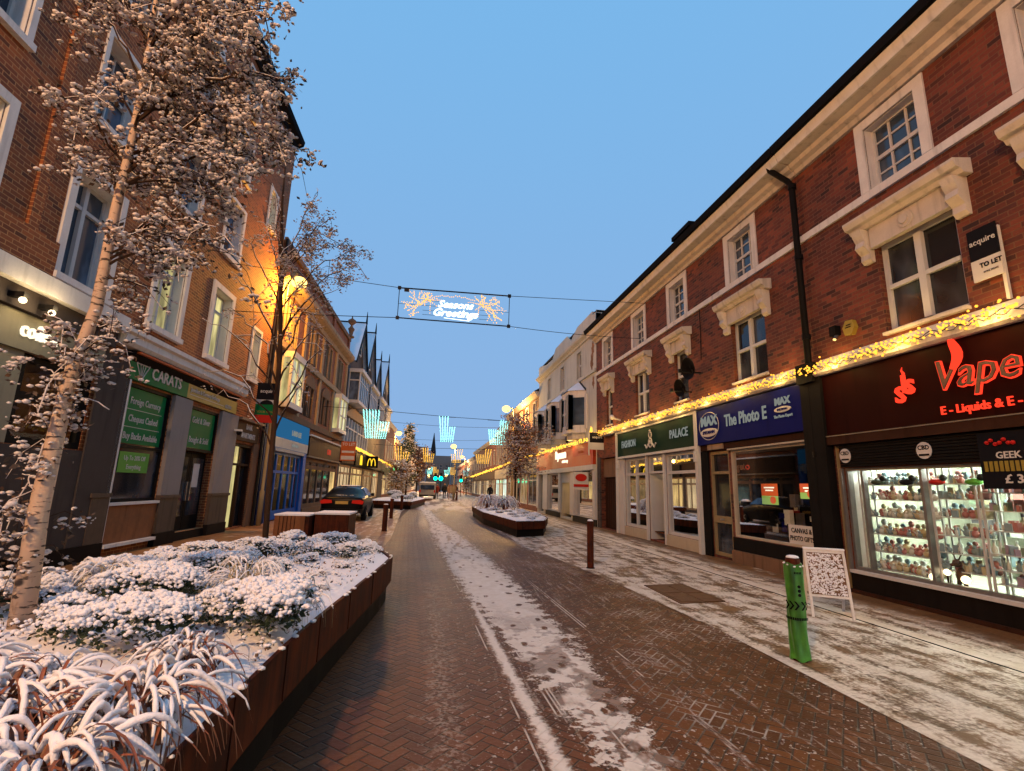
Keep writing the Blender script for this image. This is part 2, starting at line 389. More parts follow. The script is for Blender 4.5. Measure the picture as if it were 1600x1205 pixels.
    def build(s, name, mat, parent=None, smooth=False, origin=None, fix=True):
        org = Vector(origin) if origin is not None else (world_loc(parent) if parent else Vector((0, 0, 0)))
        me = bpy.data.meshes.new(name); me.from_pydata([tuple(Vector(q) - org) for q in s.v], [], s.f)
        if fix and len(s.f) < 6000:
            bm = bmesh.new(); bm.from_mesh(me); bmesh.ops.recalc_face_normals(bm, faces=bm.faces); bm.to_mesh(me); bm.free()
        me.materials.append(M(mat) if isinstance(mat, str) else mat)
        if smooth: me.polygons.foreach_set('use_smooth', [True]*len(me.polygons))
        o = bpy.data.objects.new(name, me); COL.objects.link(o)
        if parent: o.parent = parent; o.location = org - world_loc(parent)
        else: o.location = org
        return o
def world_loc(o):
    l = Vector((0, 0, 0))
    while o: l += o.location; o = o.parent
    return l
_t = (1 + sqrt(5))/2; _l = sqrt(1 + _t*_t)
ICO = [tuple(k/_l for k in q) for q in ((-1, _t, 0), (1, _t, 0), (-1, -_t, 0), (1, -_t, 0), (0, -1, _t), (0, 1, _t), (0, -1, -_t), (0, 1, -_t), (_t, 0, -1), (_t, 0, 1), (-_t, 0, -1), (-_t, 0, 1))]
ICF = [(0,11,5),(0,5,1),(0,1,7),(0,7,10),(0,10,11),(1,5,9),(5,11,4),(11,10,2),(10,7,6),(7,1,8),(3,9,4),(3,4,2),(3,2,6),(3,6,8),(3,8,9),(4,9,5),(2,4,11),(6,2,10),(8,6,7),(9,8,1)]
def tag(o, label, cat, group=None, kind=None):
    if label: o['label'] = label
    if cat: o['category'] = cat
    if group: o['group'] = group
    if kind: o['kind'] = kind
    return o
def thing(name, label, cat, loc, group=None):
    o = bpy.data.objects.new(name, None); COL.objects.link(o); o.location = loc; o.empty_display_size = .2
    return tag(o, label, cat, group)
def copy_tree(o, parent=None):
    c = o.copy(); COL.objects.link(c); c.parent = parent
    for ch in list(o.children): copy_tree(ch, c)
    return c
def stuff_part(o): o['kind'] = 'stuff'; return o
_dg = None
def text(parent, s, fr, u, w, z, size, mat, sx=1., ext=.012, bold=0., shear=0., slope=0., name='lettering', align='CENTER', space=1.):
    cu = bpy.data.curves.new('t', 'FONT'); cu.body = s; cu.size = size; cu.extrude = ext; cu.offset = bold; cu.shear = shear
    cu.align_x = align; cu.align_y = 'CENTER'; cu.resolution_u = 2; cu.space_character = space
    o = bpy.data.objects.new('t', cu); COL.objects.link(o); dg = bpy.context.evaluated_depsgraph_get(); dg.update()
    me = bpy.data.meshes.new_from_object(o.evaluated_get(dg)); mb = MB(fr)
    for v in me.vertices: mb.p(u + fr.dr*v.co.x*sx, w + v.co.z, z + v.co.y + slope*v.co.x)
    mb.f = [list(q.vertices) for q in me.polygons]
    bpy.data.objects.remove(o); bpy.data.curves.remove(cu); bpy.data.meshes.remove(me)
    return mb.build(name, mat, parent, fix=False)
def wall(root, fr, u0, u1, z0, z1, holes, mat, name='wall', rev=.28):
    mb = MB(fr); us = sorted({u0, u1, *[h[0] for h in holes], *[h[1] for h in holes]}); zs = sorted({z0, z1, *[h[2] for h in holes], *[h[3] for h in holes]})
    us = [q for q in us if u0 <= q <= u1]; zs = [q for q in zs if z0 <= q <= z1]
    for a, b in zip(us, us[1:]):
        for c, d in zip(zs, zs[1:]):
            mu, mz = (a+b)/2, (c+d)/2
            if any(h[0] < mu < h[1] and h[2] < mz < h[3] for h in holes): continue
            mb.quad((a, 0, c), (b, 0, c), (b, 0, d), (a, 0, d))
    for a, b, c, d in holes:
        mb.quad((a, 0, c), (a, -rev, c), (a, -rev, d), (a, 0, d)); mb.quad((b, 0, c), (b, -rev, c), (b, -rev, d), (b, 0, d))
        mb.quad((a, 0, c), (b, 0, c), (b, -rev, c), (a, -rev, c)); mb.quad((a, 0, d), (b, 0, d), (b, -rev, d), (a, -rev, d))
    return mb.build(name, mat, root, fix=False)
def shell(root, fr, u0, u1, z1, depth, mat, roofmat='slate'):
    mb = MB(fr)
    mb.quad((u0, 0, 0), (u0, -depth, 0), (u0, -depth, z1), (u0, 0, z1)); mb.quad((u1, 0, 0), (u1, -depth, 0), (u1, -depth, z1), (u1, 0, z1))
    mb.quad((u0, -depth, 0), (u1, -depth, 0), (u1, -depth, z1), (u0, -depth, z1)); mb.build('side_walls', mat, root, fix=False)
    r = MB(fr); r.box(u0, u1, -depth, -.02, z1 - .12, z1 - .02); return r.build('roof', roofmat, root)
def window(root, fr, u0, u1, z0, z1, frame='white_paint', pane='glass_dark', cols=1, rows=2, fw=.06, bar=.035, rev=.2, sur=None, surm='stone_white', sill=None, mull=None, mid=.5, liner=False, label=None):
    mb = MB(fr); a, b = -rev, -rev + .07
    mb.box(u0, u0+fw, a, b, z0, z1).box(u1-fw, u1, a, b, z0, z1).box(u0+fw, u1-fw, a, b, z0, z0+fw).box(u0+fw, u1-fw, a, b, z1-fw, z1)
    if rows == 2: zz = z0 + (z1-z0)*mid; mb.box(u0+fw, u1-fw, a, b+.02, zz-bar, zz+bar)
    elif rows > 2:
        for k in range(1, rows):
            zz = z0 + (z1-z0)*k/rows; h = bar if k == rows//2 else bar*.45; mb.box(u0+fw, u1-fw, a, b - (.0 if h == bar else .02), zz-h, zz+h)
    for k in range(1, cols):
        uu = u0 + (u1-u0)*k/cols; h = bar*.45 if mull is None else mull; mb.box(uu-h, uu+h, a, b - .01 + (0 if mull is None else .04), z0+fw, z1-fw)
    o = mb.build('window', frame, root)
    if label: o['label'] = label
    p = MB(fr); p.quad((u0+.01, a+.03, z0+.01), (u1-.01, a+.03, z0+.01), (u1-.01, a+.03, z1-.01), (u0+.01, a+.03, z1-.01)); p.build('pane', pane, o, fix=False)
    if sur or sill or liner:
        q = MB(fr)
        if sur:
            t, pr = sur
            q.box(u0-t, u0, -.01, pr, z0, z1+t).box(u1, u1+t, -.01, pr, z0, z1+t).box(u0, u1, -.01, pr, z1, z1+t)
        if sill: q.box(u0-sill[2], u1+sill[2], -.01, sill[1], z0-sill[0], z0)
        if liner or sur:
            e = .012; q.box(u0, u0+e, -rev+.07, -.012, z0, z1).box(u1-e, u1, -rev+.07, -.012, z0, z1).box(u0+e, u1-e, -rev+.07, -.012, z1-e, z1).box(u0+e, u1-e, -rev+.07, -.012, z0, z0+e)
        q.build('surround', surm, o)
    return o
def board(root, fr, u0, u1, z0, z1, mat, w0=.0, w1=.1, name='fascia', label=None):
    o = MB(fr).box(u0, u1, w0, w1, z0, z1).build(name, mat, root)
    if label: o['label'] = label
    return o
def shopwin(root, fr, u0, u1, z0, z1, muls, frame, pane='glass_clear', tr=None, fw=.06, w=-.06, name='shop_window'):
    mb = MB(fr); mb.box(u0, u0+fw, w-.05, w+.05, z0, z1).box(u1-fw, u1, w-.05, w+.05, z0, z1).box(u0+fw, u1-fw, w-.05, w+.05, z0, z0+fw).box(u0+fw, u1-fw, w-.05, w+.05, z1-fw, z1)
    for q in muls: mb.box(q-fw/2, q+fw/2, w-.045, w+.045, z0+fw, z1-fw)
    if tr: mb.box(u0+fw, u1-fw, w-.04, w+.04, tr-fw/2, tr+fw/2)
    o = mb.build(name, frame, root); p = MB(fr); p.quad((u0+.01, w, z0+.01), (u1-.01, w, z0+.01), (u1-.01, w, z1-.01), (u0+.01, w, z1-.01)); p.build('pane', pane, o, fix=False)
    return o
def room(root, fr, u0, u1, z0, z1, depth, mat, tubes='tube_warm', nt_=2, floor=None, w0=-.12):
    mb = MB(fr); a, b = w0, -depth
    mb.quad((u0, a, z0), (u0, b, z0), (u0, b, z1), (u0, a, z1)); mb.quad((u1, a, z0), (u1, b, z0), (u1, b, z1), (u1, a, z1))
    mb.quad((u0, b, z0), (u1, b, z0), (u1, b, z1), (u0, b, z1)); mb.quad((u0, a, z1), (u1, a, z1), (u1, b, z1), (u0, b, z1)); mb.quad((u0, a, z0), (u1, a, z0), (u1, b, z0), (u0, b, z0))
    o = mb.build('shop_interior', mat, root, fix=False)
    if tubes:
        t = MB(fr)
        for k in range(nt_):
            ww = a + (b-a)*(k+.7)/(nt_+.4); t.box(u0+.25, u1-.25, ww-.05, ww+.05, z1-.09, z1-.03)
        t.build('ceiling_lamp', tubes, o)
    return o
# ================================================================== GROUND
def sheet(name, pts, z, mat):
    mb = MB(); mb.poly([(x, y, z) for x, y in pts]); return tag(mb.build(name, mat, fix=False), None, None, kind='structure')
sheet('ground', [(-900, -300), (900, -300), (900, 1500), (-900, 1500)], -.012, 'ground_far')
sheet('road', [(-1.6, -12), (3.9, -12), (3.9, 150), (-1.6, 150)], -.004, 'road_pavers')
sheet('pavement', [(-7.2, -12), (-1.25, -12), (-1.25, 16), (-1.9, 30), (-2.2, 150), (-7.2, 150)], .0, 'pave_left')
sheet('pavement', [(3.42, -12), (7.6, -12), (7.6, 150), (2.4, 150), (2.45, 15), (3.2, 9), (3.42, 6)], .0, 'pave_right')
o = MB().box(5.60, 5.625, -8, 40, .0005, .004).build('drain_slot', 'black_paint'); tag(o, 'thin dark slot drain running along the right pavement', 'drain')
o = thing('manhole_cover', 'rusty square manhole cover in the snow on the right pavement', 'manhole cover', (4.0, 8.0, .004))
mb = MB(); mb.prismz([(3.60, 7.24), (4.38, 7.38), (4.38, 8.72), (3.62, 8.6)], .002, .012); mb.build('frame', 'cover_iron', o)
mb = MB()
for k in range(2):
    for j in range(2): mb.prismz([(3.66+.36*k, 7.32+.62*j), (3.98+.36*k, 7.36+.62*j), (3.98+.36*k, 7.92+.64*j), (3.66+.36*k, 7.88+.62*j)], .012, .017)
mb.build('cover', 'cover_iron', o)

# ================================================================== RIGHT SIDE
def hood(root, fr, u0, u1, z, roundel=False):
    """moulded stone head: stepped cornice on a frieze carried by two scroll consoles"""
    h = .30; a, b = u0 - .02, u1 + .02
    mb = MB(fr); mb.box(a, b, 0, .10, z, z+.36)
    mb.prism([(0, z+.36), (.16, z+.36), (.20, z+.42), (.27, z+.44), (.31, z+.52), (.31, z+.56), (0, z+.60)], a - h, b + h)
    o = mb.build('window_head', 'stone_cream', root)
    for q in (a - .21, b + .03):
        c = MB(fr); c.prism([(0, z-.22), (.05, z-.22), (.10, z-.16), (.09, z-.06), (.13, z-.02), (.20, z+.06), (.17, z+.16), (.22, z+.26), (.25, z+.359), (0, z+.359)], q, q+.18)
        c.build('console', 'stone_cream', o)
    if roundel:
        m2 = MB(fr); mm = (a+b)/2; m2.prismw([(mm + .13*cos(t*pi/8), z+.18 + .13*sin(t*pi/8)) for t in range(16)], .10, .125); m2.prismw([(mm + .07*cos(t*pi/8), z+.18 + .07*sin(t*pi/8)) for t in range(16)], .125, .15); m2.build('roundel', 'stone_cream', o)
def eaves(root, fr, u0, u1, z, mat='stone_cream'):
    MB(fr).prism([(0, z-.36), (.07, z-.36), (.09, z-.27), (.18, z-.23), (.20, z-.14), (.40, z-.12), (0, z-.119)], u0, u1).build('cornice', mat, root); MB(fr).prism([(0, z-.118), (.44, z-.118), (.46, z-.05), (.50, z+.06), (0, z+.06)], u0, u1).build('cornice', 'stone_white', root)
    MB(fr).prism([(.28, z+.061), (.58, z+.061), (.62, z+.21), (.28, z+.21)], u0, u1).build('gutter', 'roof_black', root)
def roofslope(root, fr, u0, u1, z, depth=8., rise=3., mat='slate'):
    mb = MB(fr); d2 = depth/2
    mb.prism([(.32, z), (-d2, z+rise), (-depth-.3, z), (-depth, z-.05), (0, z-.05)], u0, u1); return mb.build('roof', mat, root)
def upper(root, fr, us, z0=6.82, z1=8.0, cols=3, rows=4):
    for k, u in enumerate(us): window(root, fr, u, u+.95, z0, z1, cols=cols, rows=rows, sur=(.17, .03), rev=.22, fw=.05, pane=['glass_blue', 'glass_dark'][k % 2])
# --- near brick house with the vape shop
A = thing('brick_house', 'red brick house over the vape shop, nearest on the right', 'house', FR(4, -4, 0), 'brick houses on the right side of the street')
UB = [5.86, 3.50, 1.1]; B0, B1 = -6., 8.42
holes = [(u, u+.95, 6.82, 8.0) for u in UB] + [(5.56, 6.84, 4.24, 5.78), (3.1, 4.38, 4.24, 5.78), (.7, 1.9, 4.24, 5.78)] + [(B0+1, 8.0, .38, 2.08)]
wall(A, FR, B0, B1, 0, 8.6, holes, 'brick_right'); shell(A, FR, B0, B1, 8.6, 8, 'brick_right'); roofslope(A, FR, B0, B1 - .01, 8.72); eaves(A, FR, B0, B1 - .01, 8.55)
upper(A, FR, UB)
board(A, FR, B0, B1-.01, 6.66, 6.80, 'stone_white', .0, .05, 'string_course')
for u in (5.56, 3.1, .7):
    window(A, FR, u, u+1.28, 4.24, 5.78, cols=2, rows=2, mull=.055, rev=.16, fw=.075, sill=(.05, .08, .02), surm='stone_cream', label='white double sash window under a moulded stone head'); hood(A, FR, u, u+1.28, 5.74, True)
o = MB(FR).prism([(0, 3.80), (.18, 3.80), (.22, 3.84), (.16, 3.98), (.05, 4.12), (0, 4.14)], B0, 8.28).build('shop_cornice', 'stone_cream', A)
F_ = board(A, FR, B0, 8.2, 2.66, 3.795, 'vape_board', .0, .10)
board(A, FR, B0, 8.2, 2.50, 2.655, 'dark_brown', .0, .13, 'fascia_trim'); board(A, FR, B0, 8.2, 2.648, 2.664, 'metal_grey', .101, .14, 'fascia_trim')
mb = MB(FR)
for k in range(9): mb.box(B0, 8.0, .0, .07 + .01*(k % 2), 2.10 + k*.044, 2.136 + k*.044)
mb.build('roller_shutter', 'black_paint', A)
text(F_, 'E - Liquids & E - Cigs', FR, 6.06, .135, 2.82, .165, 'neon_red', .95, .01, .002, align='LEFT', name='neon_lettering')
text(F_, 'Vape', FR, 6.12, .135, 3.30, .60, 'neon_red', .92, .02, .010, .28, align='LEFT', name='neon_lettering')
text(F_, 'Vape', FR, 6.11, .165, 3.30, .60, 'stone_brown', .92, .012, -.004, .28, align='LEFT')
mb = MB(FR); pts = [(5.80 - .06*sin(t/10*pi*1.6) - t*.010, .15, 3.32 + t*.052) for t in range(11)]; mb.tube([(p_[0], p_[1], p_[2]+.06) for p_ in pts], [.012+.05*sin(pi*min(1, (t+1.5)/11))**.8 for t in range(11)], 6); mb.build('neon_lettering', 'neon_red', F_)
for ch, du, dz, sz in (('I', 0, .10, .34), ('S', .10, .03, .30), ('S', -.09, -.07, .34), ('L', .04, .05, .26)): text(F_, ch, FR, 6.56 - du*.9, .135, 3.22 + dz, sz, 'neon_red', 1.1, .015, .012, name='neon_lettering')
mb = MB(FR); mb.tube([(6.55, .15, 3.42), (6.53, .15, 3.48), (6.56, .15, 3.53), (6.54, .15, 3.58)], [.012, .022, .014, .004], 6); mb.build('neon_lettering', 'neon_red', F_)
mb = MB(FR); mb.box(8.2, 8.72, -.02, .16, 0, 3.9); mb.build('pilaster', 'black_paint', A)
board(A, FR, 8.02, 8.06, 0.36, 2.08, 'metal_grey', .0, .06, 'shutter_rail'); board(A, FR, 8.09, 8.11, 0.05, 2.48, 'dull_cream', .0, .05, 'shutter_rail')
shopwin(A, FR, B0+1, 8.0, .38, 2.08, [7.68, 6.63, 4.6, 2.6], 'metal_grey', fw=.045)
board(A, FR, B0, 8.02, .0, .325, 'plinth_black', .0, .07, 'stall_riser'); board(A, FR, B0+1, 8.0, .33, .378, 'white_paint', .0, .11, 'sill')
board(A, FR, B0, 8.2, -.01, .06, 'dark_brown', .071, .1, 'plinth')
room(A, FR, B0+1, 8.1, .34, 2.45, 2.6, 'shop_wall', 'tube_cool', 3)
def goodsrow(root, fr, u0, u1, z0, z1, w, n, seed, mats, nm='goods_display'):
    r = random.Random(seed); parts = {m: MB(fr) for m in mats}
    for k in range(n):
        u = r.uniform(u0, u1 - .25); s = r.uniform(.06, .22); z = r.uniform(z0, z1); ww = w + r.uniform(-.25, .1); parts[r.choice(mats)].box(u, u+s, ww, ww+r.uniform(.03, .1), z, z + r.uniform(.08, .35))
    o = None
    for m, mb in parts.items():
        if mb.f:
            o = mb.build(nm, m, root, fix=False)
# posters and stickers on the vape shop
o = thing('price_poster', 'black price poster in the vape shop window', 'poster', FR(5.3, .0, 1.75)); p_ = board(o, FR, 4.75, 5.67, 1.74, 2.46, 'sign_black', .085, .10, 'panel')
text(p_, 'GEEK BAR', FR, 5.2, .105, 2.16, .12, 'sign_white', 1., .003, .002); text(p_, '£ 3.49', FR, 5.2, .105, 1.86, .15, 'sign_white', 1.1, .003, .003)
mb = MB(FR)
for k in range(13): mb.box(5.58-k*.06, 5.62-k*.06, .101, .108, 1.96, 2.09)
mb.build('stripes', 'carats_gold', p_); mb = MB(FR)
for k in range(7): mb.blob((5.55 - k*.05, .105, 2.33 + .03*sin(k*2)), .03, 1)
mb.build('emblem', 'ryman_red_deep', p_)
for u, l in ((7.86, 'white round sticker on the dark shutter by the downpipe'), (6.42, 'white round sticker on the dark shutter above the window')):
    o = thing('round_sticker', l, 'sticker', FR(u, .1, 2.2), 'round stickers on the vape shop shutter'); q = MB(FR).prismw([(u + .115*cos(t*pi/10), 2.29 + .125*sin(t*pi/10)) for t in range(20)], .085, .10).build('disc', 'sign_white', o)
    text(q, 'CBD', FR, u, .102, 2.33, .09, 'sign_black', 1., .002, .002); board(q, FR, u-.08, u+.08, 2.21, 2.24, 'sign_black', .1, .104, 'band')
# goods: glass shelves with bottles, boxes
rnd = random.Random(5)
def goodmat(i):
    cs = [(.75,.78,.72),(.28,.40,.46),(.50,.22,.2),(.62,.54,.34),(.32,.42,.30),(.42,.34,.45),(.8,.8,.78),(.12,.11,.12)]
    n = 'goods_%d' % i
    if n not in MATS: paint(n, cs[i % 8], .3, .15, 20, bump=0)
    return n
def make_bottle(i):
    t = thing('bottle', 'small bottle among rows on the lit glass shelves', 'bottle', (0, 0, 0), 'bottles on the glass shelves'); MB().lathe((0, 0, 0), [(.018, 0), (.02, .01), (.02, .07), (.008, .085), (.008, .10)], 8).build('body', goodmat(i), t, True); MB().lathe((0, 0, .1001), [(.010, 0), (.010, .025)], 8).build('cap', goodmat(7 if i % 2 else 6), t); return t
def make_box(i):
    o = MB().box(-.035, .035, -.02, .02, 0, .10).build('boxed_item', goodmat(i)); return tag(o, 'small coloured carton among rows on the lit glass shelves', 'carton', 'cartons on the glass shelves')
def make_orn(i):
    mb = MB(); mb.ball((0, 0, .04), .04, 1.1, 7, 5); mb.ball((.01, 0, .10), .026, 1, 6, 4); mb.tube([(0, .02, .04), (.03, .05, .08)], .01, 5); o = mb.build('ornament', goodmat(i), None, True); return tag(o, 'small pale figurine among rows on the lit glass shelves', 'ornament', 'figurines on the glass shelves')
protos = [make_bottle(i) for i in range(5)] + [make_box(i) for i in range(1, 6)] + [make_orn(i) for i in (0, 6, 2, 1, 3)]
used = set()
def put(k, u, w, z, sc):
    pr = protos[k]
    c = pr if k not in used else copy_tree(pr)
    used.add(k); c.location = FR(u, w, z); c.rotation_euler = (0, 0, rnd.uniform(0, 6)); c.scale = (sc, sc, sc)
for (sa, sb, zs_, kinds, w_) in ((6.72, 7.86, (.44, .72, 1.0, 1.28, 1.56, 1.80), (10, 11, 12, 13, 14, 10, 12), -.27), (6.0, 6.64, (.60, .84, 1.08, 1.34, 1.60, 1.82), (0, 5, 12, 7, 13), -.30), (4.7, 5.95, (.52, .70, .90, 1.20, 1.46, 1.7), (0, 1, 2, 3, 5, 6, 8, 9), -.32)):
    s_ = thing('glass_shelf_unit', {6.72: 'glass shelf unit of figurines beside the white window bar', 6.0: 'middle glass shelf unit in the lit vape shop window', 4.7: 'glass shelf unit of bottles at the right end of the lit window'}[sa], 'shelf', FR((sa+sb)/2, w_, .4), 'glass shelves in the vape shop window')
    for z in zs_:
        MB(FR).box(sa, sb, w_-.14, w_+.14, z-.012, z).build('shelf', 'goods_0' if 'goods_0' in MATS else goodmat(0), s_)
        n = int((sb-sa)/.058)
        for k in range(n//2): put(rnd.choice(kinds), sa + .06 + k*.115, w_ - .11, z, rnd.uniform(1.2, 1.9))
        for k in range(n): put(rnd.choice(kinds), sa + .03 + k*.058 + rnd.uniform(-.01, .01), w_ + rnd.uniform(-.05, .10), z, rnd.uniform(.75, 1.2))
    mb = MB(FR)
    for q in (sa, sb): mb.box(q-.012, q+.012, w_+.12, w_+.145, .36, zs_[-1]+.3).box(q-.012, q+.012, w_-.145, w_-.12, .36, zs_[-1]+.3)
    mb.build('upright', 'white_paint', s_)
    MB(FR).box(sa, sb, w_-.15, w_-.13, zs_[-1]+.26, zs_[-1]+.3).build('light_strip', 'tube_cool', s_)
for k, (u, c, l) in enumerate(((7.50, 'leaf_green', 'green and red hanging bauble behind the left of the lit window'), (6.98, 'cloth_dark', 'dark purple hanging bauble second from the left in the lit window'), (6.50, 'red_board', 'red hanging bauble in the middle of the lit window'), (5.98, 'poster_green', 'green hanging bauble beside the price poster'))):
    o = thing('hanging_bauble', l, 'bauble', FR(u, -.12, 1.86), 'hanging baubles in the shop window')
    mb = MB(FR); mb.ball((u, -.14, 1.84), .10, .5, 10, 6); mb.build('body', c, o, True); mb = MB(FR); mb.ball((u-.10, -.14, 1.90), .05, 1, 10, 6); mb.build('disc', 'metal_dark', o, True); mb = MB(FR); mb.box(u-.002, u+.002, -.142, -.138, 1.9, 2.3); mb.build('thread', 'metal_dark', o)
for u, z, r, l in ((6.55, .54, .045, 'small glowing globe lamp on the window sill'), (6.30, .48, .055, 'glowing globe lamp held by the reindeer'), (6.78, .44, .045, 'glowing globe lamp nearest the white window bar')):
    o = thing('globe_lamp', l, 'lamp', FR(u, -.2, .38), 'globe lamps in the shop window'); MB(FR).lathe((u, -.16, .38), [(.035, 0), (.03, .02), (.012, .04), (.012, z-.38-r+.02)], 8).build('stand', 'dark_brown', o); MB(FR).ball((u, -.16, z+.02), r, 1, 10, 6).build('globe', 'lamp_white', o, True)
def deer(u, s, l):
    o = thing('reindeer_ornament', l, 'ornament', FR(u, -.22, .38), 'reindeer in the shop window'); mb = MB(FR); P = lambda a, b, c: (u+a*s, -.22+b*s, .38+c*s)
    mb.ball(P(0, 0, .16), .085*s, 1.3, 10, 6); mb.ball(P(.02, .05, .33), .055*s, 1, 8, 6); mb.tube([P(.02, .08, .32), P(.03, .14, .30)], [.03*s, .018*s], 7)
    for d in (-1, 1): mb.tube([P(.045*d, .03, 0), P(.045*d, .02, .12)], .025*s, 6); mb.tube([P(.02+.02*d, .04, .37), P(.02+.05*d, .03, .44), P(.02+.04*d, .03, .50)], [.01*s, .008*s, .004*s], 5); mb.tube([P(.02+.05*d, .03, .43), P(.02+.09*d, .03, .48)], [.007*s, .003*s], 5)
    mb.build('body', 'leaf_brown', o, True)
deer(6.38, 1., 'brown reindeer figure standing tallest on the window sill'); deer(6.72, .6, 'small brown reindeer figure by the round globe lamp')
# downpipe, alarm, lamp
o = thing('downpipe', 'black cast downpipe with a swan neck between the two brick houses', 'downpipe', FR(8.5, .1, 0)); mb = MB(FR); mb.tube([(8.78, .42, 8.62), (8.72, .40, 8.45), (8.58, .14, 8.15), (8.50, .10, 8.0), (8.49, .10, 0)], .062, 8); mb.build('pipe', 'black_paint', o, True)
for z in (7.9, 6.3, 4.6, 2.3, .3): MB(FR).lathe((8.49, .10, z), [(.08, 0), (.08, .10)], 8).build('bracket', 'black_paint', o)
mb = MB(FR); mb = MB(FR); mb.box(8.3, 8.72, .0, .22, 3.72, 4.1); mb.build('hopper', 'black_paint', o)
o = thing('alarm_box', 'yellow hexagonal alarm box on the brick wall by the downpipe', 'alarm', FR(7.5, .1, 4.5)); MB(FR).prismw([(7.46, 4.40), (7.60, 4.42), (7.64, 4.56), (7.56, 4.68), (7.42, 4.66), (7.38, 4.52)], .0, .08).build('body', 'carats_gold', o); mb = MB(FR); mb.box(7.45, 7.55, .082, .086, 4.58, 4.595).box(7.45, 7.57, .082, .086, 4.54, 4.555); mb.build('stripe', 'sign_black', o)
o = thing('security_camera', 'dark camera on a bracket below the yellow alarm box', 'camera', FR(7.85, .1, 4.4)); MB(FR).box(7.76, 7.9, .0, .12, 4.48, 4.66).build('housing', 'black_paint', o); mb = MB(FR); mb.tube([(7.8, .05, 4.5), (7.75, .16, 4.38)], .03, 7); mb.build('lens_tube', 'metal_grey', o)
MB(FR).box(8.0-.012, 8.0-.002, -.28, -.115, .38, 2.08).build('window_reveal', 'white_paint', A)
for k, z in enumerate((.5, 1.0, 1.5, 1.95)): goodsrow(A, FR, 5.2, 7.95, z, z+.05, -2.2, 34, 40+k, ['goods_0', 'goods_3', 'goods_6', 'goods_2', 'goods_1', 'goods_4', 'goods_7'], 'goods_display')
o = thing('letting_board', 'black and white to let board on the near brick wall', 'sign', FR(5.2, .05, 4.2)); mb = MB(FR); mb.box(5.03, 5.07, .02, .06, 4.15, 5.18); mb.build('post', 'sign_white', o); b_ = board(o, FR, 5.04, 5.40, 4.80, 5.24, 'sign_black', .061, .08, 'panel'); c_ = board(o, FR, 5.04, 5.40, 4.50, 4.798, 'sign_white', .061, .08, 'panel')
text(b_, 'acquire', FR, 5.22, .084, 5.05, .115, 'sign_white', .95, .002, .001); text(c_, 'TO LET', FR, 5.16, .084, 4.70, .09, 'sign_black', .9, .002, .003); text(c_, '01902 395395', FR, 5.17, .084, 4.60, .035, 'sign_black', .9, .002)

# --- middle brick terrace: photo shop and fashion shop
A = thing('brick_house', 'long red brick house over the blue photo shop and the fashion shop', 'house', FR(15, -4, 0), 'brick houses on the right side of the street')
C0, C1 = 8.43, 21.45; UA = [10.03, 13.29, 16.20, 19.47]; dbl = [(9.80, 11.04, True), (15.94, 17.06, True)]; sgl = [(13.28, 14.04, False), (19.46, 20.14, False)]
shopholes = [(8.76, 11.42, .58, 2.62), (11.5, 12.36, .05, 2.66), (12.9, 14.86, .32, 2.74), (14.98, 16.16, .05, 2.74), (16.28, 18.2, .32, 2.74), (19.0, 20.9, .02, 2.9)]
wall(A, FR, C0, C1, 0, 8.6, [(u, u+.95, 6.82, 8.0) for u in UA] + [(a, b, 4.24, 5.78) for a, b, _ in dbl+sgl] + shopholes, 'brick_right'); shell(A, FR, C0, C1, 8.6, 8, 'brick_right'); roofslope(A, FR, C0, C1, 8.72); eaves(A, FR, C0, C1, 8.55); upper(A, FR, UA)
board(A, FR, C0, C1, 6.66, 6.80, 'stone_white', .0, .05, 'string_course')
for a, b, d in dbl + sgl:
    window(A, FR, a, b, 4.24, 5.78, cols=2 if d else 1, rows=2, mull=.05, rev=.16, fw=.07, sill=(.05, .08, .02), surm='stone_cream'); hood(A, FR, a, b, 5.74, d)
o = MB(FR).box(16.3, 17.1, -4.8, -3.8, 10.9, 12.6).build('chimney', 'brick_dark', A); mb = MB(FR); mb.box(16.2, 17.2, -4.9, -3.7, 12.6, 12.75); mb.build('chimney_cap', 'roof_black', o)
o = MB(FR).box(14.0, 15.0, -1.6, -.7, 8.9, 10.15).build('chimney', 'brick_dark', A); mb = MB(FR); mb.box(13.9, 15.1, -1.7, -.6, 10.15, 10.3); mb.build('chimney_cap', 'roof_black', o)
MB(FR).prism([(0, 3.80), (.18, 3.80), (.22, 3.84), (.16, 3.98), (.05, 4.12), (0, 4.14)], 8.72, 20.4).build('shop_cornice', 'stone_cream', A)
F1 = board(A, FR, 8.74, 12.70, 2.83, 3.76, 'max_blue', .0, .13); F2 = board(A, FR, 12.84, 18.70, 2.84, 3.72, 'fashion_green', .0, .10)
def oval(fr, u, z, a, b, w0, w1, mat, par, name='emblem'): return MB(fr).prismw([(u + a*cos(t*pi/14), z + b*sin(t*pi/14)) for t in range(28)], w0, w1).build(name, mat, par)
def ring(fr, u, z, a, b, w, r, mat, par): mb = MB(fr); mb.tube([(u + a*cos(t*pi/14), w, z + b*sin(t*pi/14)) for t in range(29)], r, 4, False); return mb.build('emblem', mat, par)
text(F1, 'MAX', FR, 12.10, .14, 3.42, .33, 'letter_pale', 1.05, .006, .018); oval(FR, 12.10, 3.13, .40, .11, .13, .145, 'sign_white', F1); text(F1, 'SPIELMANN', FR, 12.10, .15, 3.13, .115, 'max_blue', .95, .004, .004); ring(FR, 12.10, 3.30, .46, .36, .135, .008, 'sign_white', F1)
text(F1, 'The Photo E', FR, 10.58, .14, 3.33, .40, 'letter_pale', .78, .006, .010)
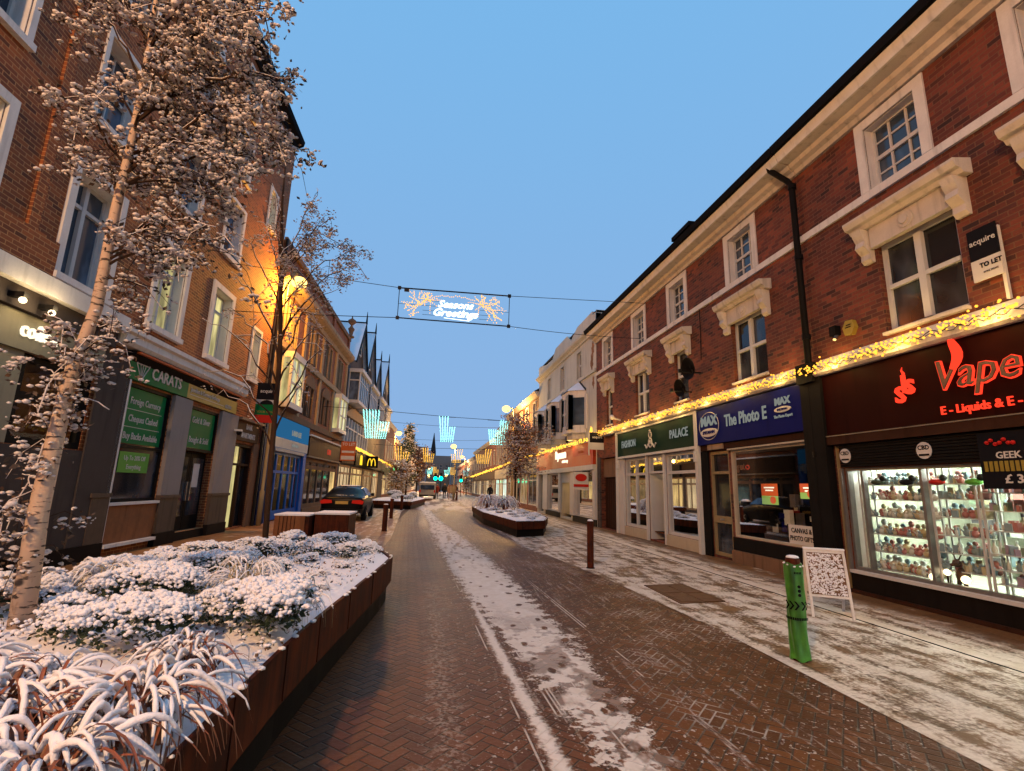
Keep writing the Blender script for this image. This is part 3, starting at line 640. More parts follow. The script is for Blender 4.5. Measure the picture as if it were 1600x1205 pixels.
text(F1, 'MAX', FR, 9.28, .14, 3.50, .20, 'letter_pale', 1.05, .006, .011); oval(FR, 9.28, 3.33, .25, .06, .13, .145, 'sign_white', F1); text(F1, 'SPIELMANN', FR, 9.28, .15, 3.33, .06, 'max_blue', 1, .004, .002); text(F1, 'The Photo Expert', FR, 9.28, .14, 3.19, .085, 'letter_pale', .9, .004, .002)
text(F2, 'FASHION', FR, 17.60, .11, 3.26, .36, 'letter_pale', .88, .006, .006); text(F2, 'PALACE', FR, 13.80, .11, 3.28, .36, 'letter_pale', .88, .006, .006)
mb = MB(FR); cu_ = 15.72
mb.tube([(cu_ + .12*cos(t*pi/8), .115, 3.16 + .15*sin(t*pi/8)) for t in range(17)], .025, 5, False); mb.tube([(cu_ + .10*cos(t*pi/8), .115, 3.42 + .10*sin(t*pi/8)) for t in range(17)], .018, 5, False)
for d in (-1, 1): mb.tube([(cu_ + d*(.10 + .05*t), .115, 3.06 + .07*sin(t*1.25)) for t in range(8)], [.03 - .002*t for t in range(8)], 5)
mb.ball((cu_, .115, 3.56), .04, 1, 6, 4); mb.ball((cu_, .115, 3.18), .05, 1.3, 6, 4); mb.build('emblem', 'sign_white', F2)
board(A, FR, 18.705, 18.79, .0, 3.8, 'white_paint', .0, .16, 'pilaster'); board(A, FR, 12.705, 12.835, .0, 3.8, 'white_paint', .0, .16, 'pilaster'); board(A, FR, 12.84, 18.70, 3.725, 3.798, 'white_paint', .0, .14, 'fascia_trim'); board(A, FR, 12.84, 18.70, 2.76, 2.835, 'white_paint', .0, .14, 'fascia_trim')
# fashion shop front
for a, b in ((12.9, 14.86), (16.28, 18.2)): shopwin(A, FR, a, b, .32, 2.74, [(a+b)/2] if a > 13 else [], 'white_paint', tr=2.16, fw=.085); board(A, FR, a-.06, b+.06, .0, .31, 'cream_paint', .0, .06, 'stall_riser')
shopwin(A, FR, 14.98, 16.16, 2.16, 2.74, [], 'white_paint', fw=.07); 
for u in (18.45, 12.74): MB(FR).box(u, u+.1, .1605, .20, 2.4, 2.7).build('bracket', 'white_paint', A)
for a, b in ((14.865, 14.975), (16.165, 16.275), (18.205, 18.70), (12.84, 12.895)): board(A, FR, a, b, .0, 2.755, 'white_paint', .001, .07, 'pillar')
r_ = room(A, FR, 12.86, 18.6, .30, 2.8, 2.6, 'cafe_brown', 'tube_warm', 1); board(A, FR, 12.86, 18.6, .28, .30, 'wood_slat', -2.6, -.12, 'shop_floor')
MB(FR).box(14.98, 15.06, -.95, -.02, .05, 2.15).build('door_reveal', 'white_paint', A); MB(FR).box(16.08, 16.16, -.95, -.02, .05, 2.15).build('door_reveal', 'white_paint', A); dd = MB(FR).box(15.06, 16.08, -1.0, -.95, .05, 2.15).build('door', 'glass_dark', A); MB(FR).box(15.9, 15.94, -.95, -.88, .9, 1.3).build('handle', 'alloy', dd)
# photo shop front
shopwin(A, FR, 8.76, 11.42, .58, 2.62, [], 'cream_paint', fw=.05); board(A, FR, 8.74, 11.44, .28, .572, 'black_paint', .0, .05, 'stall_riser'); board(A, FR, 8.74, 11.44, .0, .275, 'stone_brown', .0, .10, 'plinth'); board(A, FR, 8.74, 11.44, 2.625, 2.66, 'cream_paint', .0, .08, 'fascia_trim'); board(A, FR, 8.745, 12.69, 2.67, 2.825, 'dark_brown', .0, .06, 'fascia_trim'); board(A, FR, 11.6, 12.3, 2.68, 2.82, 'stone_buff', .061, .09, 'fascia_trim')
board(A, FR, 12.37, 12.70, .0, 2.66, 'black_paint', .001, .06, 'pillar')
d = MB(FR); d.box(11.5, 11.57, -.12, -.02, .06, 2.64).box(12.29, 12.36, -.12, -.02, .06, 2.64).box(11.57, 12.29, -.12, -.02, 2.06, 2.13).box(11.57, 12.29, -.12, -.02, .06, .14).box(11.57, 12.29, -.12, -.02, 2.56, 2.64).box(11.57, 12.29, -.12, -.02, .85, 1.02); dd = d.build('door', 'dull_cream', A); p = MB(FR); p.quad((11.55, -.08, .1), (12.3, -.08, .1), (12.3, -.08, 2.6), (11.55, -.08, 2.6)); p.build('pane', 'glass_dark', dd, fix=False); MB(FR).box(11.85, 12.02, -.019, .0, .92, .96).build('letterbox', 'alloy', dd)
room(A, FR, 8.75, 11.44, .56, 2.66, 2.4, 'black_paint', None)
goodsrow(A, FR, 13.0, 14.8, .4, 2.0, -.5, 60, 3, ['goods_3', 'cafe_brown', 'goods_6', 'dull_cream', 'carats_gold']); goodsrow(A, FR, 16.4, 18.1, .35, 1.9, -.6, 34, 4, ['goods_6', 'cloth_dark', 'dull_cream', 'cafe_brown']); goodsrow(A, FR, 15.1, 16.0, .3, 1.6, -1.3, 8, 6, ['cloth_dark', 'cloth_tan']); goodsrow(A, FR, 8.9, 11.3, .6, 1.5, -.9, 26, 5, ['goods_7', 'metal_dark', 'max_blue', 'goods_6'])
for a, b, l in ((17.1, 17.6, 'lit cream notice at the top of the left fashion window'), (14.2, 14.75, 'lit cream notice in the left part of the right fashion window'), (13.1, 13.7, 'lit cream notice beside the pilaster of the photo shop')):
    tag(MB(FR).box(a, b, -.16, -.14, 1.82, 2.04).build('window_notice', 'pane_warm'), l, 'notice', 'notices in the fashion shop windows')
tag(MB(FR).prismw([(13.95 + .26*cos(t*pi/12)*(1 if t < 13 else 1), .72 + .32*sin(t*pi/12)) for t in range(13)] + [(13.69, .42), (14.21, .42)], -.16, -.14).build('sale_sign', 'red_board'), 'red arched sale sign low in the right fashion window', 'sign')
for a, b, z0, z1, l in ((10.02, 10.54, 1.37, 1.82, 'orange offer poster in the middle of the photo shop window'), (8.9, 9.33, 1.52, 1.82, 'small orange offer poster at the right of the photo shop window')):
    o = thing('offer_poster', l, 'poster', FR((a+b)/2, -.2, z0), 'offer posters in the photo shop window'); q = MB(FR).box(a, b, -.16, -.14, z0+.42*(z1-z0), z1).build('panel', 'poster_orange', o); MB(FR).box(a, b, -.16, -.14, z0, z0+.42*(z1-z0)-.002).build('panel', 'poster_lime', o); MB(FR).box(a+.08, b-.1, -.139, -.135, z1-.10, z1-.07).box(a+.12, b-.14, -.139, -.135, z1-.16, z1-.13).build('lettering', 'letter_warm', q); oval(FR, a+.14, z0+.1, .09, .08, -.139, -.13, 'poster_orange', q)
o = thing('window_poster', 'white canvas and photo gifts poster low in the photo shop window', 'poster', FR(9.1, -.1, .6)); q = board(o, FR, 8.80, 9.62, .62, 1.0, 'sign_white', -.055, -.04, 'panel'); text(q, 'CANVAS &', FR, 9.26, -.035, .89, .13, 'sign_black', .9, .002, .002); text(q, 'PHOTO GIFTS', FR, 9.26, -.035, .74, .13, 'sign_black', .8, .002, .002)
o = thing('display_screen', 'small glowing blue screen in the photo shop window', 'screen', FR(9.8, -.2, .8)); q = MB(FR).box(9.68, 10.0, -.34, -.30, .74, .98).build('housing', 'black_paint', o); MB(FR).box(9.74, 9.95, -.299, -.295, .79, .93).build('screen', 'screen_blue', q)
tag(text(None, 'get', FR, 11.1, -.045, 2.22, .26, 'stone_brown', 1., .003, .004, name='window_lettering'), 'faint word get on the photo shop glass', 'lettering')
# alley gate
o = MB(FR); o.box(19.0, 20.9, -.25, -.2, .02, 2.9)
for k in range(8): o.box(19.02+k*.235, 19.22+k*.235, -.2, -.17, .04, 2.05)
g_ = o.build('gate', 'dark_brown', A); MB(FR).box(19.0, 20.9, -.17, -.1, 2.1, 2.86).build('gate_panel', 'stone_brown', g_)
board(A, FR, 18.80, 18.995, 0, 2.95, 'dark_brown', .001, .05, 'pillar'); board(A, FR, 20.905, 21.3, 0, 2.95, 'brick_dark', .001, .05, 'pillar')
# satellite dishes, small camera, letting sign
for u, z, r, l in ((12.6, 4.95, .36, 'upper black satellite dish on the brick wall'), (13.12, 4.5, .30, 'lower black satellite dish beside the narrow sash window')):
    o = thing('satellite_dish', l, 'satellite dish', FR(u, .1, z), 'black satellite dishes on the brick wall'); mb = MB(FR); C_ = Vector((u, .34, z)); prof = []
    for k in range(5):
        rr = r*k/4; prof.append([mb.p(u + rr*cos(t*pi/8), .38 - .14*(1-(rr/r)**2) + .05*sin(t*pi/8), z + rr*.85*sin(t*pi/8)) for t in range(16)])
    for a, b in zip(prof, prof[1:]):
        for j in range(16): mb.f.append([a[j], a[(j+1) % 16], b[(j+1) % 16], b[j]])
    mb.build('dish', 'black_paint', o, True, fix=False); mb = MB(FR); mb.tube([(u, .0, z-.1), (u, .22, z-.1), (u, .26, z)], .025, 6); mb.tube([(u, .3, z-.3*r), (u, .62, z-.1)], .012, 5); mb.box(u-.04, u+.04, .58, .66, z-.13, z-.03); mb.build('bracket', 'metal_dark', o)
o = thing('wall_cable', 'thin black cable dropping from the string course to the dishes', 'cable', FR(12.5, .03, 5)); MB(FR).tube([(12.45, .03, 6.66), (12.46, .02, 6.0), (12.5, .02, 5.2)], .012, 5).build('cable', 'black_paint', o)
o = thing('wall_floodlight', 'pale lamp bracket above the fashion sign', 'wall light', FR(19, .3, 4.3)); MB(FR).tube([(18.6, .02, 4.28), (18.5, .35, 4.34)], .035, 6).build('arm', 'stone_white', o); MB(FR).ball((18.48, .40, 4.36), .10, 1, 8, 5).build('head', 'stone_white', o, True)
o = thing('letting_board', 'black and white letting board over the alley gate', 'sign', FR(20.9, .3, 3.1)); fr_ = facing(6.72, 20.6); b_ = board(o, fr_, -.33, .33, 3.55, 3.98, 'sign_black', 0, .03, 'panel'); board(o, fr_, -.33, .33, 3.25, 3.545, 'sign_white', 0, .03, 'panel'); board(o, fr_, -.40, -.34, 3.0, 3.98, 'sign_white', 0, .03, 'post'); text(b_, 'acquire', fr_, 0, .035, 3.78, .15, 'sign_white', 1, .002, .002)

# --- cream stucco house
A = thing('stucco_house', 'cream stucco house with oriel bays over the orange red shop', 'house', FR(27.7, -4, 0))
D0, D1 = 21.47, 33.8; ups = [(23.75, 24.5), (27.05, 27.85), (30.35, 31.1)]
sh = [(21.85, 24.75, .3, 2.42), (25.55, 27.55, .1, 1.9), (27.9, 30.6, .3, 2.42), (31.9, 33.1, .1, 2.42)]
wall(A, FR, D0, D1, 0, 9.0, [(a, b, 7.15, 8.5) for a, b in ups] + sh, 'stucco_cream'); shell(A, FR, D0, D1, 9.9, 9, 'stucco_cream')
for a, b in ups: window(A, FR, a, b, 7.15, 8.5, cols=2, rows=2, sur=(.10, .03), surm='stucco_cream', rev=.18)
board(A, FR, D0, D1, 6.92, 7.06, 'stucco_cream', .0, .08, 'string_course')
MB(FR).prism([(0, 8.8), (.06, 8.8), (.10, 8.9), (.24, 8.98), (.28, 9.08), (0, 9.10)], D0, D1).build('cornice', 'stucco_cream', A)
MB(FR).prismw([(D0, 9.0), (D0, 9.75), (21.9, 9.75), (21.9, 9.95), (24.4, 9.95), (25.6, 9.55), (26.4, 10.05), (29.0, 10.05), (29.8, 9.55), (31.5, 9.6), (33.2, 9.9), (D1, 9.9), (D1, 9.0)], -.25, .04).build('parapet', 'stucco_cream', A)
for k, (u, w_, z, r) in enumerate(((21.95, .0, 8.1, .3), (22.1, .0, 7.5, .32), (21.9, .0, 6.5, .22))):
    MB(FR).prismw([(u + (r+.09*sin(t*2.3+k))*cos(t*pi/10)*.6, z + (r*1.2+.1*cos(t*1.7))*sin(t*pi/10)) for t in range(20)], .001, .006).build('stain', 'stucco_stain', A)
for k, u in enumerate((23.05, 26.5, 30.0)):
    a, b = u, u + 2.25; w_ = .75; c = .5
    q = MB(FR); q.prismz([(a, 0), (a+c, w_), (b-c, w_), (b, 0)], 5.98, 6.32); q.prismz([(a, 0), (a+c, w_), (b-c, w_), (b, 0)], 4.25, 4.62); q.prismz([(a+.25, 0), (a+c+.1, w_-.25), (b-c-.1, w_-.25), (b-.25, 0)], 3.98, 4.25)
    for (p0, p1) in (((a, 0), (a+c, w_)), ((a+c, w_), (b-c, w_)), ((b-c, w_), (b, 0))):
        for t in (0, 1):
            x_ = p0[0]*(1-t)+p1[0]*t; y_ = p0[1]*(1-t)+p1[1]*t; q.box(x_-.22, x_+.22, max(y_-.18, 0), y_+.06, 4.42, 6.1)
    o = q.build('bay_window', 'stone_white', A)
    g = MB(FR)
    for (p0, p1) in (((a+.02, 0), (a+c, w_-.03)), ((a+c, w_-.03), (b-c, w_-.03)), ((b-c, w_-.03), (b-.02, 0))): g.quad((p0[0], p0[1], 4.42), (p1[0], p1[1], 4.42), (p1[0], p1[1], 6.1), (p0[0], p0[1], 6.1))
    g.build('pane', 'glass_blue', o, fix=False)
    g = MB(FR); g.box((a+b)/2-.03, (a+b)/2+.03, w_-.03, w_+.03, 4.42, 6.1).box(a+c+.1, b-c-.1, w_-.03, w_+.02, 5.2, 5.27); g.build('glazing_bar', 'white_paint', o)
    pk = MB(FR); pk.v += [FR(a-.05, 0, 6.321), FR(a+c-.04, w_+.06, 6.321), FR(b-c+.04, w_+.06, 6.321), FR(b+.05, 0, 6.321), FR((a+b)/2, 0, 6.98)]; pk.f += [[0, 1, 4], [1, 2, 4], [2, 3, 4]]; pk.build('bay_roof', 'snow' if k != 1 else 'snow', o, fix=False)
    MB(FR).tube([(b+.05, .0, 6.33), ((a+b)/2, .0, 7.0), (a-.05, .0, 6.33)], .06, 5).build('flashing', 'slate', o)
F_ = board(A, FR, 21.6, 33.7, 2.68, 3.72, 'ryman_red', .0, .14); board(F_, FR, 21.55, 21.85, 2.68, 3.74, 'ryman_red_deep', .141, .16, 'panel'); q = board(F_, FR, 22.0, 24.75, 3.16, 3.5, 'ryman_red_deep', .141, .155, 'panel'); text(q, 'Post Office', FR, 23.4, .16, 3.33, .2, 'orange_board', 1, .004)
text(F_, 'Ryman', FR, 27.2, .15, 3.40, .62, 'letter_warm', 1.35, .03, .02); text(F_, 'stationery', FR, 26.3, .15, 3.02, .22, 'letter_warm', 1.3, .02, .008)
board(A, FR, 21.6, 33.7, 2.45, 2.675, 'white_paint', .0, .16, 'fascia_trim')
shopwin(A, FR, 21.85, 24.75, .3, 2.42, [], 'white_paint', fw=.07); shopwin(A, FR, 27.9, 30.6, .3, 2.42, [], 'white_paint', fw=.07)
board(A, FR, 21.5, 25.2, .0, .29, 'plinth_black', .0, .04, 'stall_riser'); board(A, FR, 27.8, 31.2, .0, .29, 'plinth_black', .0, .04, 'stall_riser')
for a, b in ((21.5, 21.83), (24.77, 25.5), (27.6, 27.88), (30.62, 31.85), (33.12, 33.75)): board(A, FR, a, b, .291 if a > 21 else 0, 2.449, 'white_paint', .001, .10, 'pillar')
MB(FR).box(25.55, 27.55, -1.2, -1.1, .1, 1.95).build('door', 'pane_goods', A); MB(FR).box(25.56, 25.62, -1.1, -.02, .1, 1.9).build('door_reveal', 'cream_paint', A); MB(FR).box(27.48, 27.54, -1.1, -.02, .1, 1.9).build('door_reveal', 'cream_paint', A); MB(FR).box(31.95, 33.05, -.2, -.12, .1, 2.4).build('door', 'glass_dark', A)
room(A, FR, 21.8, 30.7, .26, 2.5, 2.6, 'dull_cream', 'tube_warm', 2); goodsrow(A, FR, 22.0, 24.6, .35, 1.9, -.7, 60, 8, ['goods_2', 'goods_3', 'goods_6', 'goods_4', 'cafe_brown']); goodsrow(A, FR, 28.0, 30.4, .35, 1.8, -.7, 50, 9, ['goods_2', 'goods_3', 'goods_6', 'goods_4', 'goods_5'])
o = thing('hanging_sign', 'round red projecting sign by the orange red shop', 'sign', FR(22.6, .5, 2)); fr_ = facing(6.55, 22.5); board(o, fr_, -.35, .35, 1.55, 2.35, 'sign_white', 0, .04, 'panel'); oval(fr_, 0, 2.1, .27, .17, .041, .06, 'red_board', o); board(o, fr_, -.35, .35, 1.68, 1.80, 'red_board', .041, .06, 'band'); MB(FR).box(22.47, 22.53, .0, .35, 2.36, 2.40).build('arm', 'metal_dark', o)
o = thing('wall_lantern', 'small black lantern under the middle oriel bay', 'wall light', FR(25.6, .1, 4)); MB(FR).lathe((25.7, .2, 3.95), [(.05, 0), (.09, .05), (.09, .3), (.03, .4)], 6).build('lantern', 'black_paint', o); MB(FR).box(25.67, 25.73, .0, .15, 4.3, 4.34).build('arm', 'black_paint', o)

# --- generic houses further on
def house(name, label, fr, u0, u1, h, wallm, wins, z_sh, fasc, lit, seed, pitched=True, surm='stone_cream', ridge=2.5, shop_pane='glass_dark', depth=8, group=None, wz=((4.5, 6.1), (6.9, 8.1)), ww=.9, trim='white_paint', chim=()):
    A = thing(name, label, 'house', fr((u0+u1)/2, -4, 0), group); r = random.Random(seed); holes = []
    n = wins; L = u1-u0
    for k in range(n):
        c = u0 + L*(k+.5)/n
        for a, b in wz: holes.append((c-ww/2, c+ww/2, a, b))
    sholes = []; nb = max(1, round(L/3.2))
    for k in range(nb): sholes.append((u0 + .35 + (L-.4)*k/nb, u0 + (L-.4)*(k+1)/nb, .35, z_sh - .35))
    wall(A, fr, u0, u1, 0, h, holes + sholes, wallm); shell(A, fr, u0, u1, h + (.12 if pitched else 0), depth, wallm)
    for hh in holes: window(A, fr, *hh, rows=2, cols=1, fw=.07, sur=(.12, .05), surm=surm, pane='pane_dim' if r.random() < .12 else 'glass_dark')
    if pitched: roofslope(A, fr, u0, u1, h+.14, depth, ridge); MB(fr).prism([(0, h-.25), (.1, h-.25), (.3, h), (.36, h+.1), (0, h+.1)], u0, u1).build('cornice', surm, A)
    else: MB(fr).prism([(0, h-.5), (.1, h-.5), (.25, h-.35), (.3, h-.2), (0, h-.2)], u0, u1).build('cornice', surm, A); MB(fr).box(u0, u1, -.3, .05, h-.02, h+.35).build('parapet', wallm, A)
    board(A, fr, u0+.05, u1-.05, z_sh-.33, z_sh+.6, fasc, .001, .12)
    for k, q in enumerate(sholes):
        pn = lit[k % len(lit)]; shopwin(A, fr, *q, [(q[0]+q[1])/2], trim, pane=pn, fw=.07, tr=q[3]-.5)
    for a, b, z0, z1 in chim:
        o = MB(fr).box(a, b, -4.3, -3.4, z0, z1).build('chimney', 'brick_dark', A); pts = MB(fr)
        for t in range(2): pts.lathe((a + (b-a)*(.3+.4*t), -3.8, z1), [(.14, 0), (.12, .65)], 8)
        pts.build('chimney_pot', 'metal_dark', o)
    return A
GR = 'brick houses further along the right side'
house('brick_house', 'red brick house with a tall chimney beside the cream stucco house', FR, 33.82, 47.5, 8.15, 'brick_far', 5, 2.95, 'grey_fascia', ['glass_dark', 'pane_dim', 'glass_dark'], 1, group=GR, chim=((36.2, 38.0, 8.5, 11.6),), wz=((4.4, 5.9), (6.4, 7.6)))
house('brick_house', 'brick house with pale stripes behind the snowy right tree', FR, 47.52, 56.0, 7.6, 'brick_far', 6, 2.7, 'cream_paint', ['pane_cool', 'pane_goods'], 2, group=GR, pitched=False, wz=((3.9, 6.9),), ww=.5)
house('brick_house', 'dark roofed brick house beyond the pale striped one', FR, 56.02, 84.0, 6.9, 'brick_far', 9, 2.7, 'cafe_brown', ['pane_dim', 'glass_dark', 'pane_goods'], 3, group=GR, wz=((4., 5.6),), ridge=1.4, chim=((60.5, 62., 7.2, 9.4), (74, 75.5, 7.2, 9.2)))
house('brick_house', 'farthest low brick house on the right side', FR, 84.02, 135.0, 6.2, 'brick_far', 12, 2.7, 'grey_fascia', ['pane_dim', 'glass_dark'], 4, group=GR, wz=((4., 5.2),), ridge=1.6)
o = thing('hanging_sign', 'small black square sign hanging beyond the snowy right tree', 'sign', FR(40, .5, 2.8)); fr_ = facing(6.2, 40.); board(o, fr_, -.5, .5, 2.55, 3.35, 'sign_black', 0, .05, 'panel'); MB(FR).box(39.97, 40.03, .0, .5, 3.36, 3.42).build('arm', 'metal_dark', o)
# ================================================================== LEFT SIDE
A = thing('brick_block', 'tall orange lit brick block over the coffee shop and the green jewellers', 'building', FL(8, -5, 0))
L0, L1 = -8., 19.35
first = [(u, u+1.15, 4.98, 7.0) for u in (3.6, 6.35, 9.05, 11.78, 14.52)]; nar = [(17.6, 18.25, 5.0, 6.7)]
second = [(u, u+1.1, 8.15, 9.9) for u in (3.7, 6.4, 9.1, 11.95, 14.55)]; third = [(u, u+.95, 10.9, 12.3) for u in (6.5, 9.2, 11.95, 14.6)] + [(17.5, 18.1, 10.6, 12.0), (17.5, 18.1, 13.7, 14.6)]; fourth = [(u, u+.9, 13.1, 14.5) for u in (9.2, 12.0, 14.7)]
sh = [(8.75, 10.4, 2.06, 3.5), (5.2, 8.2, 2.06, 3.5), (11.42, 13.22, 1.06, 3.58), (14.12, 15.9, .22, 3.5), (17.35, 18.85, .05, 2.78)]
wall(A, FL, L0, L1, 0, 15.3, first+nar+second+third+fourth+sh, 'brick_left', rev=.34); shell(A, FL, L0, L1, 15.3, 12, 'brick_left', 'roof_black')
lp = {9.05: 'glass_blue', 11.78: 'pane_yellow', 14.52: 'pane_yellow', 6.35: 'pane_warm', 3.6: 'glass_dark'}
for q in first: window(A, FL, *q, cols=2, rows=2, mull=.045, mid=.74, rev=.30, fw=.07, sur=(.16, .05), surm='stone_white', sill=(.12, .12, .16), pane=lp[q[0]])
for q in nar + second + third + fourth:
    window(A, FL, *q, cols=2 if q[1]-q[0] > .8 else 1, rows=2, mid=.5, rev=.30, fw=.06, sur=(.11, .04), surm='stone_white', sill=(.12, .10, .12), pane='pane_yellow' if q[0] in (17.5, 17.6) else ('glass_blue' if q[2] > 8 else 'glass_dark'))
MB(FL).prism([(0, 14.9), (.08, 14.9), (.12, 15.05), (.3, 15.15), (.34, 15.35), (0, 15.4)], L0, L1).build('cornice', 'roof_black', A)
# brick fields slightly proud between the windows
board(A, FL, 8.25, 8.45, 4.9, 14.85, 'brick_left', .0, .05, 'brick_strip'); board(A, FL, L0, 8.9, 4.86, 5.45, 'brick_left', .0, .07, 'brick_strip')
# coffee shop
board(A, FL, L0, 10.62, 4.42, 4.72, 'stone_white', .0, .34, 'shop_cornice'); board(A, FL, L0, 10.55, 4.08, 4.415, 'grey_render', .0, .20, 'shop_cornice')
F_ = board(A, FL, L0, 10.45, 3.50, 4.075, 'grey_beige', .0, .10); text(F_, 'coffee', FL, 8.46, .12, 3.82, .36, 'letter_warm', .86, .02, .002, align='LEFT')
board(A, FL, L0, 11.2, .3, 2.04, 'grey_render', .0, .06, 'lower_panel'); board(A, FL, 10.42, 11.36, .3, 4.075, 'grey_render', .061, .09, 'pillar'); board(A, FL, L0, 11.4, .0, .295, 'plinth_black', .0, .11, 'plinth'); board(A, FL, 10.8, 11.39, 1.18, 1.26, 'granite', .091, .13, 'dado'); board(A, FL, 10.85, 11.38, .30, 1.175, 'granite', .091, .105, 'dado')
board(A, FL, 8.22, 8.73, 2.06, 3.495, 'grey_beige', .0, .04, 'pillar')
shopwin(A, FL, 8.75, 10.4, 2.06, 3.5, [], 'black_paint', pane='glass_clear', tr=2.84, fw=.12); shopwin(A, FL, 5.2, 8.2, 2.06, 3.5, [6.7], 'metal_grey', pane='glass_clear', fw=.09)
room(A, FL, 5.0, 10.5, 2.0, 3.48, 2.5, 'cafe_brown', 'tube_warm', 1); tag(text(None, 'SAVED', FL, 9.5, -.9, 2.35, .34, 'letter_warm', 1., .01, .01, name='window_lettering'), 'glowing amber lettering inside the coffee shop window', 'lettering')
for u, l in ((8.05, 'small spotlight over the coffee sign, at the frame edge'), (8.62, 'small spotlight over the coffee sign, nearer the birch')):
    o = thing('wall_spotlight', l, 'wall light', FL(u, .3, 4.2), 'spotlights over the coffee sign'); MB(FL).box(u-.05, u+.05, .20, .42, 4.18, 4.26).build('housing', 'metal_dark', o); MB(FL).ball((u, .38, 4.14), .05, 1, 8, 5).build('bulb', 'lamp_white', o, True)
    for dz, e_ in ((.0, 13), (.0, 0)):
        if e_:
            ld = bpy.data.lights.new('spotlight_light', 'POINT'); ld.energy = e_; ld.color = (1, .74, .38); ld.shadow_soft_size = .06; lo = bpy.data.objects.new('spotlight_light', ld); COL.objects.link(lo); lo.parent = o; lo.location = Vector(FL(u, .52, 4.16)) - Vector(FL(u, .3, 4.2))
# jewellers
MB(FL).prism([(0, 4.22), (.24, 4.22), (.30, 4.30), (.30, 4.44), (.36, 4.48), (.36, 4.58), (0, 4.66)], 10.64, 17.05).build('shop_cornice', 'stone_white', A)
MB(FL).prism([(0, 4.00), (.10, 4.0), (.26, 4.20), (0, 4.215)], 11.2, 16.7).build('awning_box', 'black_paint', A); MB(FL).prism([(.22, 4.14), (.30, 4.14), (.30, 4.18), (.22, 4.18)], 11.2, 16.7).build('awning_bar', 'orange_board', A)
F_ = board(A, FL, 11.26, 13.72, 3.63, 4.17, 'carats_green', .0, .10); G_ = board(A, FL, 13.722, 16.85, 3.63, 4.0, 'carats_gold', .0, .10)
text(F_, 'CARATS', FL, 12.05, .11, 3.88, .36, 'sign_white', .98, .008, .006, align='LEFT'); text(G_, 'Jewellers & Currency Exchange', FL, 13.85, .11, 3.87, .16, 'sign_white', .84, .004, .002, align='LEFT'); text(G_, '657791', FL, 16.2, .11, 3.75, .15, 'sign_white', 1, .004, .002); board(G_, FL, 13.85, 15.9, 3.735, 3.75, 'sign_white', .101, .106, 'line')
mb = MB(FL); gx, gz = 11.70, 3.90; P = [(-.24, .10), (-.13, .20), (.13, .20), (.24, .10), (0, -.24)]
for a, b in ((0, 1), (1, 2), (2, 3), (3, 4), (4, 0), (0, 3)): mb.tube([(gx+P[a][0], .105, gz+P[a][1]), (gx+P[b][0], .105, gz+P[b][1])], .014, 4)
for d in (-.1, 0, .1): mb.tube([(gx+d, .105, gz+.10), (gx, .105, gz-.24)], .010, 4); mb.tube([(gx+d, .105, gz+.10), (gx+d*.6+.05, .105, gz+.2)], .008, 4)
mb.build('emblem', 'sign_white', F_)
board(A, FL, 11.26, 11.42, .0, 3.62, 'stone_white', .0, .09, 'pillar')
for a, b in ((13.24, 14.10), (15.92, 17.14)): board(A, FL, a, b, 1.18, 3.6, 'pier_grey', .0, .09, 'pillar'); board(A, FL, a, b, .30, 1.10, 'granite', .0, .095, 'dado'); board(A, FL, a-.02, b+.02, 1.102, 1.178, 'granite', .0, .13, 'dado'); board(A, FL, a-.02, b+.02, .0, .298, 'plinth_black', .0, .12, 'plinth')
w1 = shopwin(A, FL, 11.44, 13.22, 1.06, 3.58, [], 'black_paint', pane='glass_dark', tr=2.23, fw=.07, name='shop_window'); w2 = shopwin(A, FL, 14.12, 15.9, 2.32, 3.5, [], 'black_paint', pane='glass_dark', fw=.07)
g1 = MB(FL).box(11.55, 13.1, -.055, -.05, 2.3, 3.5).build('window_film', 'carats_green', w1); 
for z, s_ in ((3.22, 'Foreign Currency'), (2.84, 'Cheques Cashed'), (2.46, 'Buy Backs Available')): text(g1, s_, FL, 12.32, -.045, z, .21, 'sign_white', .78, .003, .002)
board(g1, FL, 11.6, 13.0, 3.03, 3.042, 'sign_white', -.049, -.045, 'line'); board(g1, FL, 11.6, 13.0, 2.65, 2.662, 'sign_white', -.049, -.045, 'line')
g2 = MB(FL).box(14.22, 15.8, -.055, -.05, 2.4, 3.42).build('window_film', 'carats_green', w2)
for z, s_ in ((3.15, 'Gold & Silver'), (2.62, 'Bought & Sold')): text(g2, s_, FL, 15.0, -.045, z, .23, 'sign_white', .84, .003, .002)
o = thing('offer_poster', 'lime green offer poster in the jewellers window', 'poster', FL(12.2, 0, 1.7)); q = board(o, FL, 11.68, 12.76, 1.68, 2.12, 'poster_green', -.05, -.035, 'panel'); text(q, 'Up To 20% Off', FL, 12.22, -.03, 1.99, .14, 'sign_white', .9, .002, .002); text(q, 'Everything', FL, 12.22, -.03, 1.80, .14, 'sign_white', .9, .002, .002)
board(A, FL, 11.42, 13.24, .24, 1.0, 'wood_slat', .0, .05, 'stall_riser'); board(A, FL, 11.42, 13.24, 1.002, 1.06, 'stone_white', .0, .10, 'sill'); board(A, FL, 11.42, 13.24, .17, .235, 'stone_white', .0, .14, 'sill')
for k, a in enumerate((14.14, 15.02)):
    d = MB(FL).box(a, a+.86, -.24, -.18, .22, 2.3).build('door', 'black_paint', A); board(d, FL, a+.12, a+.74, .6, 2.15, 'glass_dark', -.18, -.175, 'pane'); MB(FL).box(a+(.76 if k == 0 else .06), a+(.80 if k == 0 else .10), -.175, -.12, 1.0, 1.5).build('handle', 'alloy', d)
    if k == 1: board(d, FL, a+.2, a+.55, 1.35, 2.0, 'sign_white', -.174, -.17, 'notice')
    else: board(d, FL, a+.3, a+.5, 1.85, 2.05, 'sign_white', -.174, -.17, 'notice')
